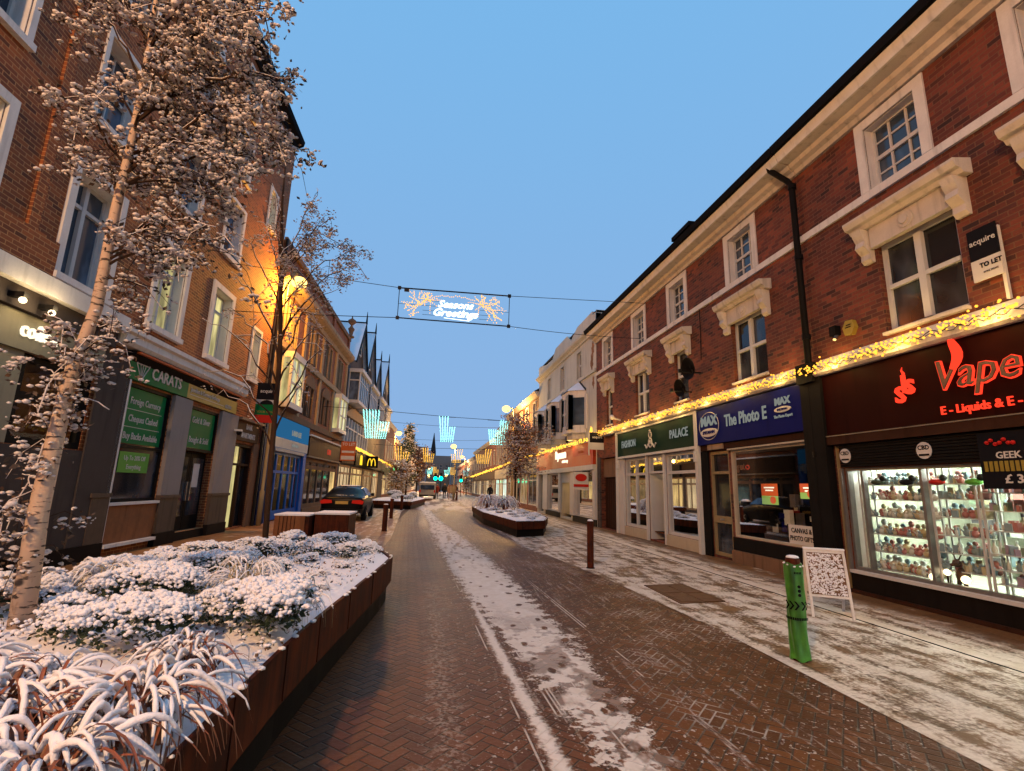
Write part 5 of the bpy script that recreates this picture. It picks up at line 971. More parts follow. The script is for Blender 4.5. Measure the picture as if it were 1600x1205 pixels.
# ================================================================== PLANTERS
def planter(label, outer, h, ledge=True, top_in=.015, snowh=.05, seed=0):
    cx, cy = sum(p[0] for p in outer)/len(outer), sum(p[1] for p in outer)/len(outer)
    o = thing('planter', label, 'planter', (cx, cy, 0), 'rusty steel planters')
    n = len(outer); inn = [(p[0] + (cx-p[0])*top_in*2, p[1] + (cy-p[1])*top_in) for p in outer]
    foot = [(cx + (p[0]-cx)*.955, cy + (p[1]-cy)*.985) for p in outer]
    mb = MB(); lo_ = .24; a = [mb.p(*p, lo_) for p in outer]; b = [mb.p(*p, h) for p in outer]; c = [mb.p(*p, h) for p in inn]; d = [mb.p(*p, h-.12) for p in inn]; e = [mb.p(*p, lo_) for p in foot]
    for k in range(n):
        j = (k+1) % n; mb.f += [[a[k], a[j], b[j], b[k]], [b[k], b[j], c[j], c[k]], [c[k], c[j], d[j], d[k]], [a[k], a[j], e[j], e[k]]]
    mb.build('wall', 'corten', o, fix=False)
    mb = MB(); a = [mb.p(*p, 0) for p in foot]; b = [mb.p(*p, lo_+.01) for p in foot]
    for k in range(n): j = (k+1) % n; mb.f.append([a[k], a[j], b[j], b[k]])
    mb.build('plinth', 'plinth_black', o, fix=False)
    sm = MB(); rr = random.Random(seed+70); dr = MB()
    for k in range(n):
        j = (k+1) % n; a_, b_ = Vector(outer[k]), Vector(outer[j]); L = (b_-a_).length; t_ = (b_-a_)/L; no = Vector((t_.y, -t_.x))
        if no.dot(Vector((a_.x-cx, a_.y-cy))) < 0: no = -no
        if L > .7: q = a_ + t_*.01; sm.prismz([tuple(q + no*.001 - t_*.006), tuple(q + no*.007 - t_*.006), tuple(q + no*.007 + t_*.006), tuple(q + no*.001 + t_*.006)], .25, h-.005)
        for _ in range(int(L*5)):
            q = a_ + t_*rr.uniform(0, L) - no*.004; s_ = rr.uniform(.008, .022); dr.blob((q.x, q.y, h + .004), s_*1.3, .5)
    stuff_part(sm.build('panel_joint', 'corten', o, fix=False)); stuff_part(dr.build('rim_snow', 'snow', o, True, fix=False))
    # snow bed: fine grid clipped to the rim
    x0, x1 = min(p[0] for p in inn), max(p[0] for p in inn); y0, y1 = min(p[1] for p in inn), max(p[1] for p in inn)
    def inside(x, y):
        r = False
        for k in range(n):
            (xa, ya), (xb, yb) = inn[k], inn[(k+1) % n]
            if (ya > y) != (yb > y) and x < (xb-xa)*(y-ya)/(yb-ya)+xa: r = not r
        return r
    def span(y):
        xs = []
        for k in range(n):
            (xa, ya), (xb, yb) = inn[k], inn[(k+1) % n]
            if (ya > y) != (yb > y): xs.append((xb-xa)*(y-ya)/(yb-ya)+xa)
        return (min(xs), max(xs)) if len(xs) >= 2 else None
    mb = MB(); NY = max(20, int((y1-y0)/.09)); NX = max(12, int((x1-x0)/.09)); rows = []
    for i in range(NY+1):
        y = y0 + (y1-y0)*(i+.001)/(NY+.002); s_ = span(y)
        if not s_: continue
        row = []
        for k in range(NX+1):
            x = s_[0] + (s_[1]-s_[0])*k/NX; ed = min(k, NX-k)/NX; z = h - .02 + snowh*min(1, ed*12) + .035*mnoise.noise((x*1.6, y*1.6, seed)) + .012*mnoise.noise((x*7, y*7, seed))
            if k in (0, NX): z = h - .025
            row.append(mb.p(x, y, z))
        rows.append(row)
    for r1, r2 in zip(rows, rows[1:]):
        for k in range(NX): mb.f.append([r1[k], r1[k+1], r2[k+1], r2[k]])
    mb.build('snow', 'snow', o, True, fix=False)
    return o, inside
PL, in_main = planter('long rusty steel planter full of snowy shrubs in the left foreground', [(-.93, .6), (-.92, 1.8), (-.90, 2.8), (-.88, 3.6), (-.83, 4.3), (-.75, 5.2), (-.66, 6.2), (-.59, 7.0), (-.56, 7.6), (-.75, 8.3), (-1.8, 8.7), (-2.5, 8.3), (-3.0, 6.6), (-3.6, 4.6), (-4.1, 2.6), (-4.3, .6)], .58)
PR, in_right = planter('rusty hexagonal planter with snowy grasses in the middle of the street', [(2.66, 16.5), (3.72, 17.1), (4.35, 19.5), (4.35, 27), (3.2, 29.2), (2.0, 27.9), (2.05, 22)], .50, seed=3)
P3, in_far = planter('low rusty planter far down on the left side', [(-1.5, 33.5), (-.75, 42), (-1.2, 46), (-3.6, 46), (-4.6, 40), (-4.3, 34.5)], .48, seed=5)
# --- plants
def shrub_proto(seed, R, H, nleaf, nsnow, leaf='leaf_green', upright=False):
    o = thing('snowy_shrub', 'x', 'shrub', (0, 0, 0)); r = random.Random(seed); lf = MB(); sn = MB()
    lobes = [(r.uniform(-.45, .45)*R, r.uniform(-.45, .45)*R, r.uniform(.3, .75)*H, r.uniform(.45, .65)*R) for _ in range(6)]
    for k in range(nleaf):
        a, b = r.uniform(0, 2*pi), r.uniform(0, .5*pi); lx, ly, lz, lr = r.choice(lobes); q = r.uniform(.55, 1.05)
        p = (lx + lr*q*cos(a)*cos(b), ly + lr*q*sin(a)*cos(b), max(.0, lz + (lr*q*sin(b)*.8 - (0 if r.random() < .6 else r.uniform(0, .5)*H)))); lf.leaf(p, r.uniform(.012, .028), r)
    for k in range(nsnow):
        a, b = r.uniform(0, 2*pi), r.uniform(.10, 1)**.8*.5*pi; lx, ly, lz, lr = r.choice(lobes); q = r.uniform(.90, 1.12)
        if mnoise.noise((a*2.2+lx*9, b*3.5, seed*3.)) < -.30: continue
        rs = r.uniform(.009, .021)*(1.35 if b > .8 else 1); c = Vector((lx + lr*q*cos(a)*cos(b), ly + lr*q*sin(a)*cos(b), lz + lr*q*sin(b)*.8 + .01)); sn.blob(c, rs, .75)
        c2 = c + Vector((r.uniform(-1, 1), r.uniform(-1, 1), r.uniform(-.6, .3)))*rs*1.2; sn.blob(c2, rs*.75, .8)
        if r.random() < .5: sn.blob(c + Vector((r.uniform(-1, 1), r.uniform(-1, 1), -.3))*rs*1.8, rs*.55, .8)
    lf.build('foliage', leaf, o, fix=False); sn.build('snow', 'snow', o, True, fix=False); return o
shr = [shrub_proto(1, .36, .23, 1100, 980), shrub_proto(2, .32, .20, 950, 820), shrub_proto(3, .26, .28, 900, 760), shrub_proto(4, .24, .15, 600, 520, 'leaf_brown')]
shr_used = set()
ordw = ['first', 'second', 'third', 'fourth', 'fifth', 'sixth', 'seventh', 'eighth', 'ninth', 'tenth', 'eleventh', 'twelfth', 'thirteenth', 'fourteenth']
def place_shrub(k, x, y, z, s, label, grp, sz=1.):
    o = shr[k] if k not in shr_used else copy_tree(shr[k]); shr_used.add(k)
    o.location = (x, y, z); o.scale = (s, s, s*sz); o.rotation_euler = (0, 0, (x*7.3 + y*3.1) % 6.28); o['label'] = label; o['group'] = grp
rows_ = {
 'along the street edge of the long planter': [(-.95, 7.85, .8, 1), (-1.15, 7.25, .85, 2), (-1.05, 6.55, .5, 3), (-1.2, 5.9, .5, 3), (-1.12, 3.72, 1.12, 0), (-1.05, 5.2, .45, 3)],
 'in the second row of the long planter': [(-1.5, 8.1, 1., 0), (-1.6, 7.5, .95, 1), (-1.55, 6.8, .75, 3), (-1.75, 6.2, .7, 1), (-1.5, 4.05, .85, 1), (-1.7, 3.45, .95, 0), (-1.75, 5.35, .8, 3), (-1.3, 4.5, .6, 3)],
 'in the third row of the long planter': [(-2.05, 8.2, 1., 2), (-2.15, 7.3, 1., 0), (-2.2, 6.6, .9, 1), (-2.3, 5.9, 1.0, 0), (-2.25, 5.1, 1.0, 1), (-2.15, 4.45, 1.05, 0), (-2.25, 3.75, .9, 1), (-1.85, 2.95, .7, 3)],
 'along the pavement edge of the long planter': [(-2.55, 7.7, .85, 1), (-2.75, 6.9, .95, 0), (-2.85, 6.2, .95, 2), (-2.95, 5.5, 1., 0), (-3.1, 4.8, 1., 1), (-3.25, 4.2, 1., 0), (-3.45, 3.6, .9, 2), (-2.75, 5.0, .9, 3), (-2.6, 4.3, .7, 3)]}
for nm, lst in rows_.items():
    for i, (x, y, s, k) in enumerate(sorted(lst, key=lambda q: -q[1])): place_shrub(k, x, y, .57, s, 'snow covered shrub %s, %s from its far end' % (nm, ordw[i]), 'snowy shrubs in the long planter', .85 if y > 4.6 else 1.)
for i, (x, y, s) in enumerate(((3.35, 17.6, .75), (2.9, 18.4, .8), (3.7, 18.9, .9), (3.0, 19.8, .9), (3.6, 20.8, .9), (2.7, 21.3, 1.), (3.9, 19.9, .8), (3.2, 22.2, 1.), (2.6, 23.2, 1.), (3.8, 22.6, 1.), (3.3, 18.8, .7))): place_shrub(3 if i % 2 else 1, x, y, .47, s, 'low snowy shrub in the hexagonal planter, %s from its near corner' % ordw[i], 'snowy shrubs in the hexagonal planter', .7)
for i, (x, y, s) in enumerate(((-1.9, 35.5, 1.2), (-2.8, 38, 1.5), (-1.8, 41, 1.6), (-3.4, 43, 1.8))): place_shrub(i % 3, x, y, .46, s, 'snowy shrub in the far left planter, %s from its near end' % ordw[i], 'snowy shrubs in the far left planter')
def blade_path(r, R, H, a, ln=12, droop=1.):
    out = R*r.uniform(.45, 1.15); hh = H*r.uniform(.5, 1.15); P = []; bend = r.uniform(-.5, .5); pk = r.uniform(.42, .6)/droop
    for k in range(ln):
        t = k/(ln-1); rad = out*(t**1.1 if t < .8 else .8**1.1 + (t-.8)*.5); z = hh*(1 - ((t-pk)/pk)**2) if t < pk else hh*(1 - 1.15*((t-pk)/(1-pk))**2)
        P.append(Vector((rad*cos(a + bend*t), rad*sin(a + bend*t), max(z, -.25))))
    return P
def grass_plant(label, x, y, z, R, H, n, mat, bw, sr, seed, grp, snow_from=.2, cat='grass plant'):
    o = thing('ornamental_grass', label, cat, (x, y, z), grp); r = random.Random(seed); bl = MB(); sn = MB()
    for k in range(n):
        P = blade_path(r, R, H, r.uniform(0, 2*pi), 12, r.uniform(.9, 1.35)); off = Vector((r.gauss(0, .05), r.gauss(0, .05), 0)); P = [p + off for p in P]
        side = (P[-1]-P[0]).cross(Vector((0, 0, 1))).normalized(); i0 = len(bl.v)
        for j, p in enumerate(P): wd_ = bw*(1 - (j/11)**2*.85); q = p + Vector((x, y, z)); bl.v.append(tuple(q - side*wd_)); bl.v.append(tuple(q + Vector((0, 0, -wd_*.35)))); bl.v.append(tuple(q + side*wd_))
        for j in range(11): a = i0 + 3*j; bl.f += [[a, a+1, a+4, a+3], [a+1, a+2, a+5, a+4]]
        if r.random() < .62:
            a = int(11*r.uniform(snow_from, .4)); b = int(11*r.uniform(.75, 1.)); w_ = sr*r.uniform(.6, 1.25)
            path = []; rad = []
            for j in range(a, b+1):
                for h_ in (0, .5):
                    if j + h_ > b: continue
                    p = P[j] if h_ == 0 else (P[j]+P[min(j+1, 11)])/2
                    path.append(tuple(p + Vector((x, y, z + w_*.55)))); f = (j+h_-a)/max(1, b-a); rad.append(w_*(.35+.65*sin(pi*min(1, .12+f*.88)))*r.uniform(.72, 1.22))
            if len(path) > 2: sn.tube(path, rad, 7)
    bl.build('blades', mat, o, fix=False); sn.build('snow', 'snow', o, True, fix=False); return o
GG = 'arching grasses in the long planter'
grass_plant('big snow laden arching grass in the near left corner', -1.62, 2.45, .58, .50, .21, 150, 'blade_red', .008, .0115, 1, GG)
grass_plant('big arching grass spilling over the near rim of the long planter', -1.13, 2.38, .58, .42, .22, 150, 'blade_red', .008, .011, 2, GG)
grass_plant('arching reddish grass behind the two near ones', -1.22, 2.98, .58, .34, .20, 100, 'blade_red', .007, .009, 3, GG)
grass_plant('arching grass at the very bottom of the photo', -1.2, 1.95, .55, .42, .24, 110, 'blade_red', .008, .0115, 4, GG)
grass_plant('arching grass at the left frame edge', -2.05, 2.7, .58, .46, .20, 110, 'blade_red', .008, .0115, 5, GG)
grass_plant('pale fine grass tuft near the rim in the middle of the long planter', -1.12, 4.25, .58, .36, .26, 150, 'blade_pale', .0035, .006, 6, 'pale fine grasses in the long planter')
grass_plant('pale fine grass tuft behind the snowy shrubs', -1.55, 4.75, .58, .42, .32, 150, 'blade_pale', .0035, .007, 7, 'pale fine grasses in the long planter')
grass_plant('pale fine grass tuft near the birch trunk', -2.85, 5.2, .58, .45, .24, 170, 'blade_pale', .0035, .011, 8, 'pale fine grasses in the long planter')
grass_plant('reddish grass clump at the far end of the hexagonal planter', 2.6, 25.2, .48, .85, .62, 150, 'blade_red', .014, .022, 9, 'grasses in the hexagonal planter'); grass_plant('reddish grass clump by the slim tree in the hexagonal planter', 3.35, 24.3, .48, .85, .6, 150, 'blade_red', .014, .022, 10, 'grasses in the hexagonal planter')
# small twigs and sprigs poking through the snow
r = random.Random(9); mb = MB(); sn = MB()
for k in range(620):
    y = r.uniform(3.2, 8.2); x = r.uniform(-3.2, -.75)
    if not in_main(x, y): continue
    for j in range(r.randint(2, 5)):
        q = (x + r.gauss(0, .025), y + r.gauss(0, .025), .60 + r.uniform(0, .05)); mb.leaf(q, r.uniform(.010, .022), r)
        if r.random() < .6: sn.blob((q[0], q[1], q[2] + .015), r.uniform(.010, .02), .7)
o = thing('ground_cover', 'sprigs of low plants poking through the planter snow', 'ground cover', (-2, 5, .58)); o['kind'] = 'stuff'
stuff_part(mb.build('sprigs', 'leaf_brown', o, fix=False)); stuff_part(sn.build('snow', 'snow', o, True, fix=False))
# ================================================================== TREES
def tree(label, base, trunk, tr, branches, leaf, bark, seed, nl, nsn, ls, ssz, cat='tree', grp=None, name='tree', twn=5, snowbr=True, cl=.10, twl=(.18, .42)):
    """trunk: list of points; branches: (index height z, end point); leaves sit in clumps along the twigs"""
    o = thing(name, label, cat, base, grp); r = random.Random(seed)
    MB().tube(trunk, tr, 12).build('trunk', bark, o, True)
    def tp(z):
        for a, b in zip(trunk, trunk[1:]):
            if a[2] <= z <= b[2]: t = (z-a[2])/(b[2]-a[2]); return Vector(a).lerp(Vector(b), t)
        return Vector(trunk[-1])
    br = MB(); sb = MB(); spots = []
    for z, e, th, dens in branches:
        s = tp(z); e = Vector(e); L = (e-s).length; P = []
        for k in range(9):
            t = k/8; p = s.lerp(e, t); p.z += L*.20*sin(pi*t) ; p += Vector((r.gauss(0, 1), r.gauss(0, 1), r.gauss(0, 1)))*L*.018*(0 if k in (0,) else 1); P.append(p)
        R_ = [th*(1 - .85*k/8) for k in range(9)]; br.tube([tuple(p) for p in P], R_, 5)
        if snowbr: sb.tube([tuple(p + Vector((0, 0, R_[i]*.9))) for i, p in enumerate(P)][2:], [max(.004, q*.8) for q in R_[2:]], 5)
        nt_ = max(2, int(L*twn*dens))
        for k in range(nt_):
            t = r.uniform(.22, 1.); i = min(7, int(t*8)); p = P[i].lerp(P[i+1], t*8-i); d = Vector((r.gauss(0, 1), r.gauss(0, 1), r.gauss(-.25, .7))).normalized()*r.uniform(*twl)
            q = p + d*.6 + Vector((0, 0, .03)); q2 = p + d - Vector((0, 0, .08)); br.tube([tuple(p), tuple(q), tuple(q2)], [th*.25+.002, .003, .0015], 4, False)
            if snowbr and r.random() < .5: sb.tube([tuple(p + Vector((0, 0, .006))), tuple(q + Vector((0, 0, .006))), tuple(q2 + Vector((0, 0, .006)))], [.004, .005, .003], 4, False)
            spots += [(p.lerp(q2, r.uniform(.3, 1.1)), dens) for _ in range(3)]
    br.build('limbs', bark if bark != 'birch_bark' else 'bark_dark', o, fix=False)
    lf = MB(); sn = MB()
    for k in range(nl):
        p, dn = r.choice(spots)
        if r.random() > dn: continue
        q = p + Vector((r.gauss(0, cl), r.gauss(0, cl), r.gauss(0, cl*.8))); lf.leaf(q, ls*r.uniform(.6, 1.2), r)
        if r.random() < nsn: s_ = ssz*r.uniform(.5, 1.3)*(1.5 if r.random() < .15 else 1); sn.blob(q + Vector((0, 0, s_*.4)), s_, r.uniform(.4, .7)); sn.blob(q + Vector((r.gauss(0, 1), r.gauss(0, 1), .2))*s_*.95, s_*.75, .6); sn.blob(q + Vector((r.gauss(0, 1), r.gauss(0, 1), -.2))*s_*1.3, s_*.55, .6)
    cr = lf.build('crown', leaf, o, fix=False)
    if sn.f: sn.build('snow', 'snow_bits', cr, True, fix=False)
    if sb.f: sb.build('branch_snow', 'snow_bits', cr, True, fix=False)
    return o
bt = [(-2.70, 4.04, .50), (-2.73, 4.02, 1.34), (-2.72, 4.03, 2.25), (-2.66, 4.07, 2.87), (-2.66, 4.06, 3.68), (-2.65, 4.07, 4.27), (-2.66, 4.07, 5.2), (-2.69, 4.05, 6.2), (-2.7, 4.0, 7.6)]
r = random.Random(21); B = []
def bx(dx, dz, dy): return (-2.68 + dx, 4.05 + dy, dz)
for z, dx, ze, dy, th, dn in [(3.2, .62, 3.35, .1, .012, 1.), (3.25, .85, 3.55, -.15, .012, .8), (3.1, .40, 2.95, .2, .01, .9), (3.3, 1.05, 3.35, .1, .010, .6), (3.4, .55, 3.75, .35, .012, .8),
    (3.9, 1.0, 4.35, .2, .018, 1), (4.0, 1.15, 4.75, -.1, .016, 1), (4.2, 1.32, 4.55, .25, .018, 1), (4.3, 1.0, 5.3, .3, .018, 1), (4.5, 1.25, 5.1, 0, .018, 1), (4.7, 1.05, 5.6, -.2, .016, 1), (5.0, .95, 5.9, .2, .016, 1), (5.2, .8, 6.2, .1, .015, 1), (5.4, .6, 6.5, -.3, .014, 1),
    (3.8, -.35, 4.15, .2, .012, .9), (4.0, -.42, 4.5, -.2, .013, 1), (4.2, -.30, 4.35, .35, .013, 1), (4.5, -.42, 5.0, .1, .012, .8), (4.9, -.45, 5.4, -.2, .012, .8), (5.2, -.5, 5.8, .1, .012, .9), (5.5, -.35, 6.2, .2, .012, 1), (4.1, .45, 4.3, .5, .012, 1), (4.4, .5, 4.9, -.5, .012, 1), (4.8, .35, 5.4, .45, .012, 1), (4.1, .7, 4.15, -.25, .012, 1), (4.6, .85, 4.7, .5, .012, 1), (3.9, .75, 4.0, .3, .010, .9), (5.8, .5, 6.9, .2, .012, 1), (5.9, -.4, 6.8, -.2, .012, 1), (6.2, .2, 7.5, .1, .012, 1), (4.35, .95, 4.1, .1, .010, .9), (4.9, .6, 5.0, .2, .010, 1), (5.1, .75, 5.35, -.3, .010, 1)]: B.append((z, bx(dx, ze, dy), th, dn))
for z, dx, ze, dy in [(1.1, -.22, 1.35, -.12), (1.3, -.26, 1.6, .05), (1.6, -.20, 1.85, .1), (1.8, -.25, 2.1, -.1), (2.0, -.18, 2.35, -.05), (2.2, -.22, 2.5, .1), (2.3, .20, 2.45, .1), (2.45, .26, 2.6, -.1), (2.5, -.22, 2.75, -.12), (2.1, .18, 2.1, .12), (2.65, .2, 2.75, .1), (.95, -.16, 1.1, .1)]: B.append((z, bx(dx, ze, dy), .006, .85))
tree('snowy birch with a pale trunk rooted in the long planter', (-2.70, 4.04, .5), bt, [.072, .060, .046, .040, .035, .030, .024, .017, .009], B, 'leaf_brown', 'birch_bark', 7, 10500, .45, .026, .0205, name='birch_tree', twn=11, cl=.055, twl=(.16, .40))
t2 = [(-2.18, 7.25, .5), (-2.24, 7.23, 2.03), (-2.28, 7.22, 3.29), (-2.38, 7.18, 4.42), (-2.49, 7.14, 5.6), (-2.5, 7.1, 6.2)]
B = [(z, (-2.35+dx, 7.2+dy, ze), th, dn) for z, dx, ze, dy, th, dn in [(2.0, -.75, 2.75, .1, .014, .15), (2.35, -1.0, 3.1, .2, .014, .15), (2.7, -.95, 3.7, -.2, .014, .2), (2.9, -.7, 3.9, .3, .016, .3), (3.1, -.8, 4.5, .1, .018, .3), (2.2, .45, 3.0, .1, .016, .2), (2.3, .75, 3.6, .1, .015, .3), (2.9, .55, 3.9, .3, .015, .5), (3.3, .8, 4.3, -.2, .014, .6), (3.6, .95, 4.8, .1, .014, .8), (4.0, 1.0, 5.1, .2, .012, .9), (4.2, .6, 5.5, -.1, .012, .9), (4.4, .3, 6.1, .2, .012, .8), (4.2, -.5, 5.4, .1, .012, .6), (3.9, -.8, 5.1, -.1, .012, .6), (4.6, .85, 5.0, .1, .010, 1.), (4.7, .45, 5.4, .3, .01, .9), (4.5, -.3, 5.9, -.1, .01, .6), (3.5, .4, 4.4, -.3, .012, .6)]]
tree('slender dark tree with bare snowy branches in the long planter', (-2.18, 7.25, .5), t2, [.040, .036, .031, .026, .018, .009], B, 'leaf_gold', 'bark_dark', 8, 5200, .40, .018, .013, name='slender_tree', twn=8, cl=.05, twl=(.15, .5))
t3 = [(4.12, 26.3, .4), (4.1, 26.3, 2.2), (4.08, 26.3, 4.0), (4.05, 26.3, 5.5)]
r = random.Random(31); B = []
for k in range(34): a = r.uniform(0, 2*pi); z = r.uniform(1.9, 4.6); rr_ = r.uniform(.5, 1.25)*(1.1 - .12*(z-2)); B.append((z, (4.25 + rr_*cos(a)*1.1, 26.3 + rr_*sin(a), z + r.uniform(.2, 1.1)), .02, 1.))
B += [(3.2, (5.7, 26.3, 4.75), .02, 1), (3.0, (5.9, 26.2, 4.4), .02, 1), (3.2, (5.2, 26.3, 4.9), .02, 1)]
tree('snowy leafy tree with a slim trunk in the hexagonal planter', (4.12, 26.3, .4), t3, [.06, .055, .045, .02], B, 'leaf_rust', 'bark_dark', 9, 5200, .26, .055, .042, name='leafy_tree', twn=4, cl=.16)
def far_tree(label, x, y, h, R, leaf, seed, n, sn, con=False):
    r = random.Random(seed); T = [(x, y, 0), (x, y, h*.5), (x, y, h*.97)]; B = []
    for k in range(40):
        z = r.uniform(.2, .93)*h; a = r.uniform(0, 2*pi); rr_ = R*(1 - z/h*.85 if con else sqrt(max(.05, 1-((z/h-.6)/.5)**2)))*r.uniform(.6, 1.05); B.append((z*.92, (x + rr_*cos(a), y + rr_*sin(a), min(h, z + .1*h*(0 if con else 1))), .03, 1))
    return tree(label, (x, y, 0), T, [.1, .07, .02], B, leaf, 'bark_dark', seed, n, sn, .12, .10, name='street_tree', twn=2.2, cl=.25, grp='trees further down the street')
far_tree('tall narrow snowy tree far down on the left', -3.2, 56, 8.6, 1.5, 'leaf_green', 41, 2200, .14, True); far_tree('rusty orange tree beside the tall narrow one', -2.4, 64, 6.4, 1.8, 'leaf_rust', 42, 2600, .06); far_tree('small pale snowy tree below the yellow motif on the left', -3.6, 47, 3.4, 1.1, 'leaf_gold', 43, 1200, .2); far_tree('bare brown tree near the far right shops', 5.2, 88, 4.4, 1.4, 'leaf_rust', 44, 900, .3)
# ================================================================== STREET FURNITURE
def bollard(label, x, y, h=.93, r_=.07, grp='dark rusty steel bollards'):
    o = thing('bollard', label, 'bollard', (x, y, 0), grp); mb = MB(); mb.lathe((x, y, 0), [(r_, 0), (r_, h-.012), (r_-.012, h)], 16); mb.build('post', 'corten', o, fix=False)
    mb = MB(); mb.lathe((x, y, 0), [(r_+.02, .001), (r_+.02, .012), (r_, .02)], 16); mb.build('collar', 'plinth_black', o); mb = MB(); mb.lathe((x, y, h), [(r_-.006, 0), (r_-.012, .02), (r_*.5, .032)], 14); mb.build('snow_cap', 'snow', o, True); return o
bollard('bollard standing alone in the snow on the right', 3.24, 10.43, .94); bollard('nearest of the three bollards beside the parked car', -1.67, 18.1, .88, .085); bollard('middle one of the three bollards on the left', -2.01, 24.7, .90, .085); bollard('farthest of the three bollards, by the far left planter', -2.06, 32.6, .9, .085)
bollard('lone bollard at the end of the pavement by the crowd', 2.3, 56, .95, .1)
o = thing('wrapped_bollard', 'bollard wrapped in crumpled green plastic with black arrows', 'bollard', (3.65, 4.86, 0)); bx_, by_ = 3.65, 4.86
MB().lathe((bx_, by_, 0), [(.068, 0), (.068, .955), (.05, .965)], 16).build('post', 'corten', o, fix=False); MB().lathe((bx_, by_, .966), [(.062, 0), (.055, .016), (.03, .024)], 14).build('snow_cap', 'snow', o, True)
mb = MB(); r = random.Random(4); n = 40; rings = []
for j in range(34):
    z = .015 + .90*j/33; ring_ = []
    for k in range(n):
        a = 2*pi*k/n; fold = .006*sin(5*a + z*9) + .007*mnoise.noise((cos(a)*2.5, sin(a)*2.5, z*9)); sq = .010*abs(cos(2*(a-.5)))**2
        flare = .010*max(0, 1 - j/4)*(.5 + abs(sin(3.5*a))); rr_ = .078 + fold + sq + flare; ring_.append(mb.p(bx_ + rr_*cos(a), by_ + rr_*sin(a), z + (.012*sin(4*a) if j in (0, 33) else 0)))
    rings.append(ring_)
for a, b in zip(rings, rings[1:]):
    for k in range(n): mb.f.append([a[k], a[(k+1) % n], b[(k+1) % n], b[k]])
wr = mb.build('plastic_wrap', 'green_plastic', o, True, fix=False)
cyl = lambda a, w, z: (bx_ + (.094+w)*sin(a/.094 - .72), by_ - (.094+w)*cos(a/.094 - .72), z)
fc = Fr(cyl, 1)
for a0 in (-.10, -.055, -.01, .05, .095):
    mb = MB(fc)
    for s_ in (1, -1):
        for k in range(4):
            t0, t1 = k/4, (k+1)/4; mb.quad((a0 + .03*t0, .004, .52 + s_*.04*(1-t0)), (a0+.018 + .03*t0, .004, .52 + s_*.04*(1-t0)), (a0+.018 + .03*t1, .004, .52 + s_*.04*(1-t1)), (a0 + .03*t1, .004, .52 + s_*.04*(1-t1)))
    mb.build('arrow_print', 'sign_black', wr, fix=False)
mb = MB(fc)
for k in range(14): mb.quad((-.12 + k*.018, .004, .385), (-.12 + k*.018 + .014, .004, .385), (-.12 + k*.018 + .014, .004, .41), (-.12 + k*.018, .004, .41))
for k in range(5): mb.quad((.01 + k*.014, .004, .82), (.01 + k*.014 + .010, .004, .82), (.01 + k*.014 + .010, .004, .84), (.01 + k*.014, .004, .84))
for cz in (.62, .66, .70): mb.poly([(.045 + .016*cos(t*pi/4), .004, cz + .016*sin(t*pi/4)) for t in range(8)])
stuff_part(mb.build('small_print', 'sign_black', wr, fix=False))
mb = MB()
for k in range(9): a = k*.7; mb.blob((bx_ + .085*cos(a), by_ + .085*sin(a), .915 - .03*r.random()), .014, .7)
mb.build('snow_bits', 'snow', wr, True, fix=False)
# A-board
o = thing('pavement_sign', 'white framed pavement sign coated with snow, standing before the lit window', 'pavement sign', (5.5, 6.5, 0)); ang = radians(-30)
def ab(a, w, z): a *= .92; w *= .92; return (5.46 + a*cos(ang) - w*sin(ang), 6.62 + a*sin(ang) + w*cos(ang), z*.91)
AB = Fr(ab, 1)
def slat(mb, a0, a1, z0, z1, t, side):
    for q in (0,):
        f = lambda z: side*(.30*(1 - z/.92)) ; th = t; i = [mb.p(a, f(z) + side*d, z) for z in (z0, z1) for d in (0, th) for a in (a0, a1)]
        for g in ((0, 2, 3, 1), (4, 5, 7, 6), (0, 1, 5, 4), (2, 6, 7, 3), (0, 4, 6, 2), (1, 3, 7, 5)): mb.f.append([i[k] for k in g])
for side, nm in ((-1, 'front'), (1, 'rear')):
    mb = MB(AB); slat(mb, -.27, -.235, 0, .93, .03, side); slat(mb, .235, .27, 0, .93, .03, side); slat(mb, -.234, .234, .885, .93, .03, side); slat(mb, -.234, .234, .27, .30, .03, side); fo = mb.build('frame', 'stone_white', o)
    mb = MB(AB); slat(mb, -.234, .234, .301, .884, .012, side); mb.build('board', 'stone_brown' if side < 0 else 'stone_white', fo)
mb = MB(AB); r = random.Random(8)
for k in range(1500):
    a, z = r.uniform(-.225, .225), r.uniform(.31, .87)
    if mnoise.noise((a*22 + z*9, z*30, 2)) > .26: continue
    f = -(.30*(1 - z/.92)) - .014; mb.blob((a, f, z), r.uniform(.006, .014), .9)
stuff_part(mb.build('snow', 'snow', o, True, fix=False)); MB(AB).box(-.275, .275, -.04, .04, .932, .955).build('snow_cap', 'snow', o)
# bench blocks
o = thing('planter_bench', 'wood and rusty steel bench block with snow on top, left of its pair', 'bench', (-3.9, 15.2, 0), 'bench blocks behind the long planter'); 
mb = MB()
for k in range(10): mb.box(-4.32 + .0, -4.28, 14.86 + k*.11, 14.86 + k*.11 + .09, .04, .66)
for k in range(5): mb.box(-4.27 + k*.10, -4.27 + k*.10 + .08, 14.82, 14.86, .04, .66)
mb.build('slats', 'wood_slat', o); MB().box(-4.27, -3.42, 14.87, 15.98, .0, .64).build('body', 'corten', o); MB().box(-3.77, -3.52, 14.82, 14.868, .0, .66).build('end_frame', 'wood_slat', o); MB().box(-4.33, -3.40, 14.81, 15.99, .661, .70).build('snow', 'snow', o)
o = thing('planter_bench', 'rusty steel bench block with snow on top, right of its pair', 'bench', (-3., 16, 0), 'bench blocks behind the long planter'); MB().box(-3.36, -2.42, 15.3, 16.6, .0, .68).build('body', 'corten', o); MB().box(-3.38, -2.40, 15.28, 16.62, .681, .73).build('snow', 'snow', o)
